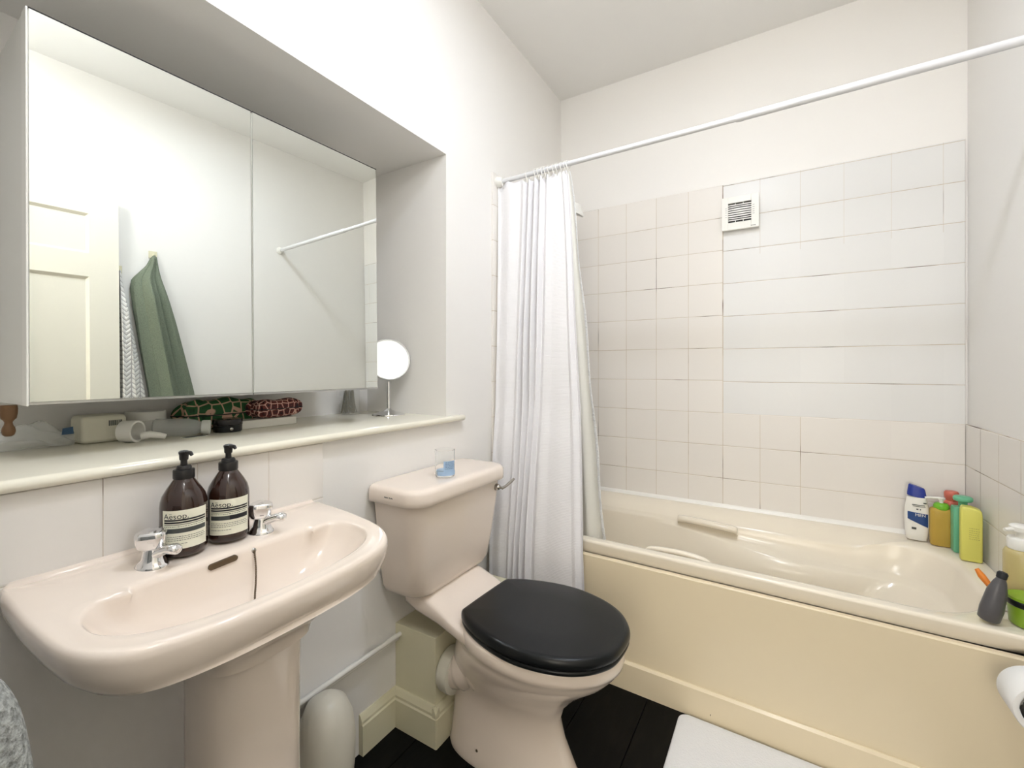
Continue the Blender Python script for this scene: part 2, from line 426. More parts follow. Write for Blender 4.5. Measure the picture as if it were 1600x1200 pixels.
# ---------------------------------------------------------------- wash basin
CYB = .469
def basin():
    t = thing('wash_basin', (.18, CYB, 0), 'champagne coloured pedestal wash basin under the window sill', 'sink')
    half = [(0.0, .281), (.06, .282), (.126, .283), (.18, .281), (.23, .277), (.27, .270), (.305, .255), (.335, .228), (.353, .185), (.364, .12), (.368, .05)]
    out = [(x, CYB+h) for x, h in half]+[(x, CYB-h) for x, h in reversed(half)]
    N = 128
    cx, cy = .235, CYB
    def ang(pts):
        big = pts+pts[:1]; o = []
        for k in range(N):
            a = -pi+2*pi*(k+.5)/N; d = (cos(a)*.8, sin(a)*1.3)
            for (ax, ay), (bx_, by_) in zip(big, big[1:]):
                ex, ey = bx_-ax, by_-ay; den = d[0]*ey-d[1]*ex
                if abs(den) < 1e-12: continue
                tt = ((ax-cx)*ey-(ay-cy)*ex)/den; uu = ((ax-cx)*d[1]-(ay-cy)*d[0])/den
                if tt > 0 and -1e-9 <= uu <= 1+1e-9: o.append((cx+d[0]*tt, cy+d[1]*tt)); break
        return o
    def front_round(pts, n=6):
        P = pts; res = []
        q = smooth_open([(a, b) for a, b in P], n)
        return q
    outer = ang(front_round([(x, CYB+h) for x, h in half]+[(x, CYB-h) for x, h in reversed(half)]))
    bh = [(.150, 0), (.150, .12), (.152, .146), (.153, .158), (.173, .167), (.167, .186), (.172, .212), (.195, .230), (.225, .238), (.262, .232), (.295, .205), (.318, .16), (.332, .10), (.338, .03)]
    bs = [(.150, 0), (.151, .10), (.153, .150), (.157, .185), (.170, .212), (.195, .230), (.225, .238), (.262, .232), (.295, .205), (.318, .16), (.332, .10), (.338, .03)]
    inner = ang(smooth_open([(x, CYB+h) for x, h in bh]+[(x, CYB-h) for x, h in reversed(bh[1:])], 6))
    inner2 = ang(smooth_open([(x, CYB+h) for x, h in bs]+[(x, CYB-h) for x, h in reversed(bs[1:])], 6))
    def zr(x): return .797-.027*(max(x, 0)/.37)**1.5
    loops = []
    def L(f): loops.append([f(i) for i in range(N)])
    def off(p, d):   # outward offset from centre, none at the wall
        dx, dy = p[0]-cx, p[1]-cy; l = math.hypot(dx, dy); x = p[0]+dx/l*d
        return (max(x, 0.0015), p[1]+dy/l*d)
    def und(i, k, z, floor_z=None):  # underside: shrink to the pedestal top
        x, y = outer[i]
        px, py = .135+(.105)*(x-.0)/.37*1.25, CYB+(y-CYB)*.36
        px = lerp(.06, .30, x/.37)
        return (max(.0015, lerp(x, px, k)), lerp(y, py, k), z)
    L(lambda i: und(i, 1.0, .635)); L(lambda i: und(i, .97, .652)); L(lambda i: und(i, .80, .670)); L(lambda i: und(i, .50, .690)); L(lambda i: und(i, .24, .705))
    L(lambda i: und(i, .11, zr(outer[i][0])-.067))
    L(lambda i: (*off(outer[i], -.014), zr(outer[i][0])-.061))
    L(lambda i: (*off(outer[i], -.007), zr(outer[i][0])-.052))
    L(lambda i: (*off(outer[i], .000), zr(outer[i][0])-.034))
    L(lambda i: (*off(outer[i], .0035), zr(outer[i][0])-.014))
    L(lambda i: (*off(outer[i], .0025), zr(outer[i][0])-.006))
    L(lambda i: (*off(outer[i], -.001), zr(outer[i][0])-.0005))
    L(lambda i: (*off(outer[i], -.006), zr(outer[i][0])+.001))
    def mid(i, k): return (lerp(outer[i][0], inner[i][0], k), lerp(outer[i][1], inner[i][1], k))
    for k in (.35, .65, .88): L(lambda i, k=k: (*mid(i, k), zr(mid(i, k)[0])-.001))
    L(lambda i: (*mid(i, .96), zr(mid(i, .97)[0])-.0025))
    L(lambda i: (*mid(i, 1.0), zr(mid(i, 1)[0])-.007))
    def bowl(i, k, z):
        f = min(1, k/.09); x = lerp(inner[i][0], inner2[i][0], f); y = lerp(inner[i][1], inner2[i][1], f)
        return (lerp(x, .235, k), lerp(y, CYB, k), z)
    L(lambda i: bowl(i, .02, zr(inner[i][0])-.014))
    for k, z in ((.045, .760), (.10, .743), (.19, .722), (.32, .704), (.52, .690), (.78, .682), (.93, .680)): L(lambda i, k=k, z=z: bowl(i, k, z))
    mb = MB(); mb.loft(loops, False, True)
    # low upstand against the tiles
    up = []
    for yy, s in ((CYB-.280, .5), (CYB-.270, 1), (CYB, 1), (CYB+.270, 1), (CYB+.280, .5)):
        up.append([(.0015, yy, .785), (.022, yy, .785), (.020, yy, .785+.014*s), (.014, yy, .785+.019*s), (.0015, yy, .785+.020*s)])
    mb.loft(up)
    b = mb.build('bowl', M_cer, t, smooth=60)
    # pedestal
    mb = MB(); loops = []
    for z, rx, ry in ((.0, .115, .125), (.02, .115, .122), (.06, .10, .108), (.2, .092, .098), (.4, .090, .094), (.55, .091, .095), (.66, .093, .097)):
        l = []
        for k in range(40):
            a = 2*pi*k/40; c_, s_ = cos(a), sin(a)
            l.append((.192+rx*math.copysign(abs(c_)**.8, c_), CYB+.003+.96*ry*math.copysign(abs(s_)**.8, s_), z))
        loops.append(l)
    mb.loft(loops); mb.build('pedestal', M_cer, t, smooth=60)
    # overflow slot
    mb = MB(); ring = lambda r, xx: [(xx, .452+(.021 if c > 0 else -.021)+r*c, .7745+(.0015 if c > 0 else -.001)+r*s_) for c, s_ in [(cos(2*pi*k/24), sin(2*pi*k/24)) for k in range(24)]]
    mb.loft([ring(.0060, .142), ring(.0055, .1555)]); o = mb.build('overflow_slot', M_chain, t, smooth=60)
    # chain stay and chain
    mb = MB(); mb.lathe((.147, .512, .776), [(0, .006), (.004, .0055), (.006, .003), (.007, 0), (.007, -.004)], 20, 'x'); st = mb.build('chain_stay', M_dchrome, t, smooth=50)
    mb = MB(); n = 34
    path = smooth_open([(.153, .512, .776), (.157, .511, .766), (.166, .508, .746), (.180, .500, .725), (.200, .487, .707), (.222, .475, .694), (.235, .470, .688)], 6)
    for p in resample_open(path, n): mb.lathe(p, [(0, -.0022), (.0017, -.0012), (.0022, 0), (.0017, .0012), (0, .0022)], 8)
    mb.tube(path, .0009, 6); mb.build('plug_chain', M_chain, t, smooth=60)
    mb = MB(); mb.lathe((.235, CYB, .6805), [(0, 0), (.022, 0), (.022, .004), (.018, .007), (0, .008)], 24); mb.build('plug', M_dark, t, smooth=50)
    return t
def resample_open(P, n):
    d = [0]
    for a, b in zip(P, P[1:]): d.append(d[-1]+math.dist(a, b))
    out = []
    for k in range(n):
        s = d[-1]*k/(n-1)
        for i in range(len(P)-1):
            if d[i+1] >= s-1e-12:
                u = (s-d[i])/max(1e-9, d[i+1]-d[i]); out.append(tuple(lerp(P[i][q], P[i+1][q], u) for q in range(3))); break
    return out
basin()

def tap(y, x, rot, label):
    z0 = .7945-.004
    t = thing('basin_tap', (x, y, z0), label, 'tap', 'pillar taps on the basin')
    M = Matrix.Translation((x, y, z0)) @ Matrix.Rotation(rot, 4, 'Z')
    # body: oval foot flowing into a nose shaped spout pointing to +x
    mb = MB(); n = 24; loops = []
    for (cx, z, a, b_) in ((0, 0, .027, .024), (0, .004, .027, .024), (0, .007, .024, .021), (.002, .016, .018, .0175), (.003, .028, .0155, .016), (.003, .034, .014, .0145)):
        loops.append([(cx+a*cos(2*pi*k/n), b_*sin(2*pi*k/n), z) for k in range(n)])
    mb.loft(loops)
    sp = []
    for (xx, z, ry, rz) in ((-.008, .018, .013, .012), (.012, .023, .013, .012), (.030, .0295, .0115, .009), (.048, .034, .0115, .0085), (.062, .035, .0125, .0095), (.070, .034, .011, .0085), (.074, .033, .006, .005)):
        sp.append([(xx*.76, ry*cos(2*pi*k/16), z+rz*sin(2*pi*k/16)) for k in range(16)])
    mb.loft(sp); mb.xf(M); body = mb.build('spout', M_chrome, t, smooth=60)
    # head: tall rounded triangular cap with concave top
    mb = MB(); hp = []
    def tri(r, z, n=48): 
        out = []
        for k in range(n):
            a = 2*pi*k/n; rr = r*(1+.10*cos(3*a))*(1-.015*(abs(sin(6*a))))
            out.append((rr*cos(a), rr*sin(a), z))
        return out
    for r, z in ((.011, .031), (.015, .032), (.019, .035), (.0215, .042), (.0235, .053), (.0235, .060), (.0225, .0635), (.0205, .065), (.012, .063), (.004, .0625)): hp.append(tri(r, z))
    mb.loft(hp); mb.xf(M); h = mb.build('tap_head', M_chrome, t, smooth=50)
    mb = MB(); mb.lathe((0, 0, .062), [(0, .0015), (.006, .0012), (.007, 0)], 16); mb.xf(M); mb.build('indicator_disc', M_chrome, h, smooth=60)
    return t
tap(.358, .098, radians(22), 'chrome basin tap left of the two amber soap bottles')
tap(.556, .098, radians(28), 'chrome basin tap right of the two amber soap bottles')

# ---------------------------------------------------------------- toilet
def toilet():
    t = thing('toilet', (.38, 1.15, 0), 'close coupled toilet with champagne cistern and closed black seat', 'toilet')
    CY = 1.155
    # pan outline in plan (shape of the rim), long axis along +x, slightly turned
    rot = Matrix.Translation((.25, CY, 0)) @ Matrix.Rotation(radians(-2.5), 4, 'Z') @ Matrix.Translation((-.25, -CY, 0))
    seat_half = [(.284, .095), (.292, .118), (.33, .144), (.39, .168), (.45, .183), (.51, .188), (.57, .180), (.63, .161), (.68, .129), (.715, .085), (.731, .04)]
    seat = smooth_closed([(x, CY+h) for x, h in seat_half]+[(x, CY-h) for x, h in reversed(seat_half)], 4)
    N = 120; seat = resample(seat, N)
    def scl(pts, k, z, c=(.5, CY), dx=0): return [(c[0]+(x-c[0])*k+dx, c[1]+(y-c[1])*k, z) for x, y in pts]
    # bowl body, lofted from foot to rim with matching sample counts by direction from (cx,CY)
    def ring(fn, z, cx, n=72): 
        return [(cx+fn(2*pi*k/n)[0], CY+fn(2*pi*k/n)[1], z) for k in range(n)]
    def egg(xb, xf, w, e=1.0, bx=2.0):
        """outline from back x=xb to front x=xf, half width w, in order"""
        c = (xb+xf)/2; a = (xf-xb)/2
        def f(th):
            cs, sn = cos(th), sin(th)
            ex = 2/bx if cs < 0 else 1.0
            return (c+a*math.copysign(abs(cs)**ex, cs), w*math.copysign(abs(sn)**(1 if cs > 0 else ex), sn))
        return [(f(2*pi*k/72)[0], CY+f(2*pi*k/72)[1]) for k in range(72)]
    mb = MB(); L = []
    for z, xb, xf, wd, bx in ((0, .185, .60, .105, 3.2), (.012, .183, .602, .107, 3.2), (.03, .188, .592, .102, 3.2), (.10, .190, .560, .090, 3.0), (.16, .190, .545, .085, 2.8), (.205, .19, .560, .092, 2.6),
                              (.25, .19, .60, .115, 2.4), (.29, .20, .645, .140, 2.3), (.325, .21, .69, .160, 2.2), (.35, .225, .712, .170, 2.2), (.362, .235, .718, .173, 2.2), (.366, .235, .724, .177, 2.2), (.378, .24, .727, .180, 2.3), (.400, .245, .727, .181, 2.4), (.407, .25, .722, .176, 2.4), (.408, .27, .70, .16, 2.4)):
        L.append([(x, y, z) for x, y in egg(xb, xf, wd, 1, bx)])
    mb.loft(L)
    mb.xf(rot); pan = mb.build('pan', M_cer, t, smooth=60)
    # shelf carrying the cistern, sloping up to the wall side
    mb = MB(); L = []
    for x, w_, zt, zb in ((.05, .125, .458, .420), (.07, .138, .462, .405), (.12, .142, .461, .390), (.16, .143, .456, .385), (.21, .142, .438, .378), (.25, .144, .420, .370), (.29, .150, .410, .366), (.35, .160, .407, .36), (.40, .165, .405, .36)):
        n = 36; l = []
        for k in range(n):
            a = 2*pi*k/n; cs, sn = cos(a), sin(a); e = .42
            l.append((x, CY+.008+w_*math.copysign(abs(cs)**e, cs), (zt+zb)/2+(zt-zb)/2*math.copysign(abs(sn)**e, sn)))
        L.append(l)
    mb.loft(L); mb.xf(rot); mb.build('cistern_shelf', M_cer, pan, smooth=60)
    # trap bulge and outlet
    mb = MB(); mb.tube(smooth_open([(.40, CY-.01, .27), (.34, CY-.035, .262), (.28, CY-.045, .245), (.235, CY-.047, .222), (.196, CY-.046, .207)], 6), [.075]*6+[.068]*6+[.060]*6+[.054]*7, 24)
    mb.build('trap', M_cer, pan, smooth=60)
    mb = MB(); mb.lathe((0, 0, 0), [(.052, -.03), (.062, -.028), (.0665, -.02), (.068, 0), (.0665, .012), (.060, .016), (.055, .016)], 36, 'x'); mb.xf(Matrix.Translation((.2025, CY-.046, .207)))
    mb.build('pan_connector', mat('white_rubber', rgb(226, 222, 206), .4), t, smooth=50)
    # fixing bolt cap
    mb = MB(); mb.lathe((.325, CY-.0985, .045), [(0, .005), (.004, .004), (.006, 0), (.006, -.006)], 14, 'y', M=Matrix.Rotation(pi, 4, 'Z')); mb.build('fixing_screw', M_chain, pan, smooth=50)
    # seat ring and lid
    M2 = rot
    mb = MB(); mb.loft([scl(seat, .975, .409), scl(seat, .992, .410), scl(seat, 1.0, .414), scl(seat, 1.0, .4185), scl(seat, .988, .4215), scl(seat, .97, .422)]); mb.xf(M2); s_ = mb.build('seat', M_black, t, smooth=60)
    mb = MB(); mb.loft([scl(seat, .97, .4228), scl(seat, .998, .4235), scl(seat, 1.008, .4265), scl(seat, 1.010, .434), scl(seat, 1.006, .441), scl(seat, .994, .447), scl(seat, .972, .4505), scl(seat, .93, .452), scl(seat, .5, .453)]); mb.xf(M2); lid = mb.build('lid', M_black, t, smooth=60)
    for s2 in (-1, 1):
        mb = MB(); mb.lathe((.286, CY+s2*.070, .408), [(0, 0), (.010, 0), (.010, .014), (.008, .018), (0, .018)], 16, sx=1)
        mb.xf(M2); setp(mb.build('hinge', M_black, t, smooth=50))
    # cistern
    def crect(x0, x1, yc, hw, z, r, bow=0, n=9):
        o = rrect(x0, x1, yc-hw, yc+hw, (.012, r, r, .012), n)
        return [(x+(bow*(1-((y-yc)/hw)**2) if x > (x0+x1)/2 else 0), y, z) for x, y in o]
    C = 1.178; mb = MB()
    mb.loft([crect(.03, .10, C, .13, .440, .03, .02), crect(.02, .135, C, .165, .446, .05, .02), crect(.014, .155, C, .188, .462, .055, .015), crect(.012, .165, C, .197, .482, .055, .013), crect(.010, .175, C, .208, .56, .05, .012), crect(.010, .185, C, .222, .68, .045, .012), crect(.010, .190, C, .230, .758, .045, .012)])
    cis = mb.build('cistern', M_cer, t, smooth=50)
    mb = MB()
    ld = lambda e, z, b=.014: crect(.004, .203+e, C, .243+e, z, .055+e, b)
    mb.loft([ld(-.006, .752), ld(.000, .750), ld(.003, .753), ld(.004, .765), ld(.003, .785), ld(-.001, .794), ld(-.009, .7985), ld(-.02, .7995), ld(-.035, .800)])
    lidc = mb.build('cistern_lid', M_cer, t, smooth=60)
    # maker's scrawl on the lid end: two tiny dark words
    mb = MB()
    for k, (dx, h) in enumerate(((.0, .004), (.004, .0025), (.0075, .003), (.011, .0025), (.019, .0035), (.0235, .002), (.027, .003), (.031, .002))):
        a = .080+dx; yy = C-.2475-.0004
        mb.add([(a, yy, .7715), (a+.0032, yy, .7712), (a+.0032, yy, .7715+h), (a+.0008, yy, .7715+h)], [(0, 1, 2, 3)])
    mb.build('maker_mark', M_ink2, lidc, smooth=0)
    # flush lever at the far end of the front
    mb = MB(); mb.lathe((.196, 1.358, .722), [(.0, .016), (.006, .015), (.009, .010), (.012, .003), (.0125, -.006)], 20, 'x')
    lv = mb.build('lever_boss', M_dchrome, t, smooth=50)
    mb = MB(); mb.tube([(.211, 1.358, .722), (.213, 1.368, .718), (.218, 1.384, .722), (.226, 1.412, .736), (.229, 1.424, .742)], [.004, .0055, .005, .006, .0045], 12); mb.build('lever', M_dchrome, lv, smooth=50)
    # feed pipe and dark valve at the far side
    mb = MB(); mb.tube([(.06, 1.385, .50), (.06, 1.40, .46), (.06, 1.415, .325)], .006, 10); mb.tube([(.06, 1.40, .585), (.06, 1.425, .585)], .011, 12); mb.build('water_pipe', M_dchrome, t, smooth=50)
toilet()

# ---------------------------------------------------------------- shower rail, curtain, shower head, fan
RY, RZ = 1.652, 1.972
t = thing('shower_rail', (.84, RY, RZ), 'white telescopic shower curtain rail spanning above the bathtub', 'rail')
MB().tube([(.02, RY, RZ-.002), (.98, RY, RZ+.008)], .0098, 20).build('inner_tube', M_rod, t, smooth=50)
MB().tube([(.950, RY, RZ+.0075), (.963, RY, RZ+.0078), (.975, RY, RZ+.008), (1.66, RY, RZ+.018)], [.0112, .0135, .0122, .0122], 20).build('outer_tube', M_rod, t, smooth=50)
for xx, s in ((.008, 1), (WX, -1)):
    mb = MB(); mb.lathe((xx, RY, RZ+(.018 if s < 0 else -.002)), [(0, 0), (.022, 0), (.023, .006*s), (.020, .018*s), (.016, .030*s), (.0, .031*s)], 24, 'x'); mb.build('end_cap', M_plasw, t, smooth=50)

def cloth_mat(name, col, tr=.25, waffle=0):
    m = mat(name, col, .8, spec=.15); nt = m.node_tree; N = nt.nodes; L = nt.links; b = N['Principled BSDF']; out = N['Material Output']
    tl = N.new('ShaderNodeBsdfTranslucent'); tl.inputs[0].default_value = col
    mx = N.new('ShaderNodeMixShader'); mx.inputs[0].default_value = tr
    L.new(b.outputs[0], mx.inputs[1]); L.new(tl.outputs[0], mx.inputs[2]); L.new(mx.outputs[0], out.inputs[0])
    tc = N.new('ShaderNodeTexCoord'); wv = N.new('ShaderNodeTexWave'); wv.wave_type = 'BANDS'; wv.bands_direction = 'Z'
    wv.inputs['Scale'].default_value = 55; wv.inputs['Distortion'].default_value = 1.5; wv.inputs['Detail'].default_value = 2
    L.new(tc.outputs['Object'], wv.inputs['Vector'])
    bp = N.new('ShaderNodeBump'); bp.inputs['Strength'].default_value = waffle; bp.inputs['Distance'].default_value = .003
    L.new(wv.outputs['Fac'], bp.inputs['Height']); L.new(bp.outputs['Normal'], b.inputs['Normal'])
    return m
M_curt = cloth_mat('white_curtain_fabric', rgb(250, 248, 249), .06, .22)
M_liner = cloth_mat('cream_curtain_liner', rgb(250, 248, 240), .15, .1)
# plan knots: (s, x at top, x at bottom, fold offset in y)
K = [(0, .010, .030, .0), (.05, .022, .044, .006), (.13, .075, .078, -.006), (.20, .125, .108, .004), (.25, .150, .122, -.012),
     (.30, .162, .138, .014), (.35, .176, .152, -.016), (.40, .190, .166, .016), (.45, .204, .180, -.016), (.50, .217, .194, .014),
     (.54, .228, .208, -.014), (.58, .240, .222, .012), (.63, .255, .248, -.006), (.70, .272, .300, .002), (.78, .292, .355, .0),
     (.86, .314, .405, .002), (.91, .326, .425, -.010), (.955, .336, .445, .006), (1, .345, .458, -.004)]
def curve_at(s, z, K=K, zt=1.945, zb=.22):
    for i in range(len(K)-1):
        if s <= K[i+1][0]+1e-9: break
    u = (s-K[i][0])/(K[i+1][0]-K[i][0]); us = u*u*(3-2*u)
    w_ = (zt-z)/(zt-zb); wx = w_**.85
    xt = lerp(K[i][1], K[i+1][1], u); xb = lerp(K[i][2], K[i+1][2], u); f = lerp(K[i][3], K[i+1][3], us)
    return xt, xb, f, w_, wx
def curtain():
    t = thing('shower_curtain', (.2, 1.6, 1.96), 'white fabric shower curtain bunched at the cistern end of the rail', 'curtain')
    zt, zb = 1.945, .20
    def fn(u, v):
        z = lerp(zt, zb, v); xt, xb, f, w_, wx = curve_at(u, z)
        top = 1.0-.35*sm(0, .25, w_)*(0)
        x = lerp(xt, xb, wx)+.006*sin(9*u+7*w_)*w_*(1-w_)*2
        y0 = interp([(0, RY), (.08, RY-.004), (.55, 1.618), (.72, 1.585), (.86, 1.560), (1, 1.553)], w_)
        amp = lerp(1.0, .85, w_)+.25*sin(3*w_*pi+u*11)*sm(.1, .4, w_)
        zz = z+(.006 if False else 0)-.012*sm(.0, .25, 1-w_)*0
        sag = 0
        if v < .02: sag = .006*cos(u*2*pi*9.5)
        return (max(x, .010), y0+f*amp+.012*sm(.7, 1, u)*sm(.3, 1, w_)*sin(u*14+1), z+sag+(.012 if u < .25 and v < .01 else 0)*sin(pi*u/.25))
    mb = MB(); mb.grid(fn, 190, 90)
    c = mb.build('curtain_panel', M_curt, t, smooth=180, solid=.0012)
    # hem band at the top
    # liner hanging inside the bath
    KL = [(0, .26, .20, .0), (.12, .275, .235, .012), (.25, .29, .27, -.010), (.38, .30, .31, .010), (.5, .31, .345, -.012), (.62, .32, .375, .008), (.75, .33, .41, -.008), (.88, .343, .445, .006), (1, .352, .480, .0)]
    def fl(u, v):
        z = lerp(1.945, .40, v); xt, xb, f, w_, wx = curve_at(u, z, KL, 1.945, .40)
        y0 = interp([(0, RY+.006), (.3, 1.675), (.75, 1.712), (1, 1.73)], w_)
        return (lerp(xt, xb, wx)+.004*sin(20*w_)*sm(.9, 1, u), y0+f*(.6+.8*w_), z)
    mb = MB(); mb.grid(fl, 70, 80); mb.build('liner', M_liner, t, smooth=180, solid=.0012)
    # turned edge strip of the liner
    def fe(u, v):
        x, y, z = fl(1-.045*u, v); return (x+.0008, y-.0022-.0012*sin(v*150), z)
    mb = MB(); mb.grid(fe, 4, 160); mb.build('liner_hem', cloth_mat('hem_fabric', rgb(252, 252, 250), .1, .5), t, smooth=180, solid=.001)
    for x in (.038, .160, .200, .214, .232, .246, .262, .283, .298, .318, .334, .345):
        mb = MB(); n = 20
        pts = [(x+.004*sin(2*a), RY+.0155*sin(a), RZ-.010+.0245*cos(a)) for a in [2*pi*k/n for k in range(n+1)]]
        mb.tube(pts, .0016, 6, cap=False); mb.build('curtain_ring', M_plasw, t, smooth=180)
curtain()

t = thing('shower_rose', (.0, 2.02, 1.92), 'pale round shower head just showing past the curtain edge', 'shower head')
mb = MB(); mb.tube(smooth_open([(.009, 2.03, 1.935), (.11, 2.02, 1.955), (.175, 2.01, 1.94)], 6), .010, 12); mb.build('arm', M_plasw, t, smooth=60)
M = Matrix.Translation((.222, 2.0, 1.905)) @ Matrix.Rotation(radians(28), 4, 'Y')
mb = MB(); mb.lathe((0, 0, 0), [(0, .045), (.014, .043), (.02, .03), (.040, .014), (.050, .004), (.050, -.002)], 32, M=M); mb.build('shell', M_plasw, t, smooth=60)
mb = MB(); mb.lathe((0, 0, 0), [(.0, -.008), (.03, -.006), (.047, -.0025), (.047, 0), (0, 0)], 32, M=M); mb.build('spray_face', M_dchrome, t, smooth=60)

def fan():
    x0, x1, z0, z1 = .841, .993, 1.792, 1.944; y1, y0 = WY-.0085, 2.292
    t = thing('extractor_fan', ((x0+x1)/2, y1, z0), 'square white extractor fan with slotted grille on the tiles', 'extractor fan')
    MB().box(x0+.008, x1-.008, y0+.0145, y1, z0+.008, z1-.008).build('housing', M_plasw, t, smooth=0, bevel=.002)
    gx0, gx1, gz0, gz1 = .867, .962, 1.826, 1.915
    # cover: frame around the grille opening, with bars
    mb = MB()
    mb.box(x0, gx0, y0, y0+.014, z0, z1).box(gx1, x1, y0, y0+.014, z0, z1).box(gx0, gx1, y0, y0+.014, z0, gz0).box(gx0, gx1, y0, y0+.014, gz1, z1)
    cv = mb.build('cover', M_plasw, t, smooth=0)
    bev = cv.modifiers.new('b', 'BEVEL'); bev.width = .0015; bev.segments = 2
    mb = MB().box(gx0-.001, gx1+.001, y0+.0125, y0+.0138, gz0-.001, gz1+.001); mb.build('dark_recess', M_dark, t, smooth=0)
    n = 9; pitch = (gz1-gz0)/n
    for k in range(1, n):
        zc = gz0+pitch*k
        b_ = .0050 if 2 < k < 7 else .0044
        vs = []
        for i in range(9):
            xx = lerp(gx0, gx1, i/8); bow = .0022*(1-((i-4)/4)**2)*(1 if 1 < k < 8 else 0)*((k-4.5)/4.5)
            hh = b_/2*(1+(.35*(1-((i-4)/4)**2) if 2 < k < 7 else 0))
            vs.append([(xx, y0+.0005, zc-hh+bow), (xx, y0+.003, zc-hh+bow), (xx, y0+.003, zc+hh+bow), (xx, y0+.0005, zc+hh+bow)])
        MB().loft(vs).build('grille_bar', M_plasw, cv, smooth=0)
    for xx in (lerp(gx0, gx1, .32), lerp(gx0, gx1, .66)):
        for za, zb_ in ((gz0, gz0+pitch), (gz1-pitch, gz1)): MB().box(xx-.0014, xx+.0014, y0+.001, y0+.004, za, zb_).build('grille_post', M_plasw, cv, smooth=0)
    # small side slots and maker's badge
    for xa, xb in ((gx0-.011, gx0-.005), (gx1+.005, gx1+.013)):
        for k in range(3, 8):
            zc = gz0+pitch*k-.002; MB().box(xa, xb, y0-.0004, y0, zc, zc+.0012).build('side_slot', M_ink2, cv, smooth=0)
    MB().box(.960, .980, y0-.0006, y0, 1.7985, 1.803).build('badge', mat('grey_badge', rgb(176, 174, 168), .4), cv, smooth=0)
fan()

# ---------------------------------------------------------------- ceiling lamp (above the picture)
t = thing('ceiling_downlight', (LAMP.x, LAMP.y, CZ), 'round ceiling light above the middle of the room, out of view overhead', 'lamp')
MB().lathe((LAMP.x, LAMP.y, CZ), [(.088, 0), (.105, 0), (.105, -.026), (.100, -.032), (.090, -.032), (.088, -.026), (.088, 0)], 40).build('rim', M_plasw, t, smooth=50)
MB().lathe((LAMP.x, LAMP.y, LAMP.z), [(0, 0), (.087, 0), (.087, .006), (0, .006)], 40).build('diffuser', mat('lamp_glow', (1, 1, 1, 1), .5, emit=((.90, .98, 1.13, 1), LAMP_EMIT)), t, smooth=0)
t = thing('fill_globe', (FILL_GLOBE.x, -.03, FILL_GLOBE.z), 'added glowing globe for fill light, out of view above the doorway', 'lamp')  # unseen source added to fill the darker low parts
MB().lathe((FILL_GLOBE.x, -.03, FILL_GLOBE.z), [(0, 0), (.045, 0), (.040, .012), (.012, .016), (.012, .07), (0, .07)], 24, 'y').build('wall_plate', M_chrome, t, smooth=50)
mb = MB(); mb.lathe(FILL_GLOBE, [(0, -.09)]+[(.09*sin(a), -.09*cos(a)) for a in [pi*k/14 for k in range(1, 14)]]+[(0, .09)], 28)
mb.build('globe', mat('fill_globe_glow', (1, 1, 1, 1), .5, emit=((.97, .985, 1.0, 1), FILL_GLOBE_EMIT)), t, smooth=60)
# added glowing panel behind the viewpoint, warm fill through the doorway
mb = MB().box(.70, 1.56, -1.596, -1.59, .55, 2.05)
wn = mb.build('fill_panel', mat('fill_panel_glow', (1, 1, 1, 1), .5, emit=((1, .93, .82, 1), HALL_FILL_EMIT)), loc=(1.13, -1.6, .55), smooth=0)
setp(wn, kind=ST)
mb = MB(); 
for a in (.66, 1.11, 1.56): mb.box(a, a+.04, -1.6, -1.57, .51, 2.09)
mb.box(.66, 1.60, -1.6, -1.57, .51, .55).box(.66, 1.60, -1.6, -1.57, 2.05, 2.09)
mb.build('fill_panel_frame', M_trim, wn, smooth=0)  # frame around the added fill panel

# ---------------------------------------------------------------- mirror cabinet
nrm = Vector((1, -.034, .012)).normalized(); P0 = Vector((-.1, .67, 1.46))
ey = Vector((.034, 1, 0)).normalized(); ez = nrm.cross(ey).normalized()
if ez.z < 0: ez = -ez
MC = Matrix(((nrm.x, ey.x, ez.x, P0.x), (nrm.y, ey.y, ez.y, P0.y), (nrm.z, ey.z, ez.z, P0.z), (0, 0, 0, 1)))
def cabinet():
    # local frame: x out of the mirrors, y along, z up; origin on the mirror surface
    y0, ym, y1 = -.425, -.0235, .383; z0, z1 = -.373, .3625
    t = thing('mirror_cabinet', tuple(MC @ Vector((-.16, 0, z0))), 'white bathroom cabinet with two large mirror doors in the wall recess', 'mirror cabinet')
    D = .295
    mb = MB().box(-D, -.020, y0+.004, y1-.004, z0+.012, z1+.006).xf(MC)
    mb.build('carcass', M_cab, t, smooth=0, bevel=.002)
    mb = MB().box(-.0195, -.0165, y0+.004, y1-.004, z0+.006, z1+.006).xf(MC); mb.build('door_gap', M_dark, t, smooth=0)
    for a, b_ in ((y0, ym-.0012), (ym+.0012, y1)):
        mb = MB().box(-.016, -.0035, a, b_, z0, z1).xf(MC); d = mb.build('mirror_door', M_cab, t, smooth=0, bevel=.0008, seg=1)
        mb = MB().box(-.0035, 0, a+.0012, b_-.0012, z0+.0015, z1-.0015).xf(MC); setp(mb.build('mirror_glass', M_mirror, d, smooth=0), 'silvered glass')
        mb = MB().box(-.0165, .0006, a, b_, z0-.004, z0+.0008).xf(MC); mb.build('bottom_rail', M_alu, d, smooth=0)
        mb = MB().box(-.0165, .0004, a, b_, z1-.0008, z1+.0012).xf(MC); mb.build('top_rail', M_dark, d, smooth=0)
    # lighter rounded side cheek at the near end
    mb = MB().box(-D, -.018, y0-.002, y0+.0035, z0-.006, z1+.002).xf(MC); mb.build('side_cheek', M_cab, t, smooth=0, bevel=.0015)
    mb = MB().box(-.030, .002, y0-.0035, y0-.0003, z0-.006, z1).xf(MC); mb.build('edge_strip', M_plasw, t, smooth=0, bevel=.001)
cabinet()
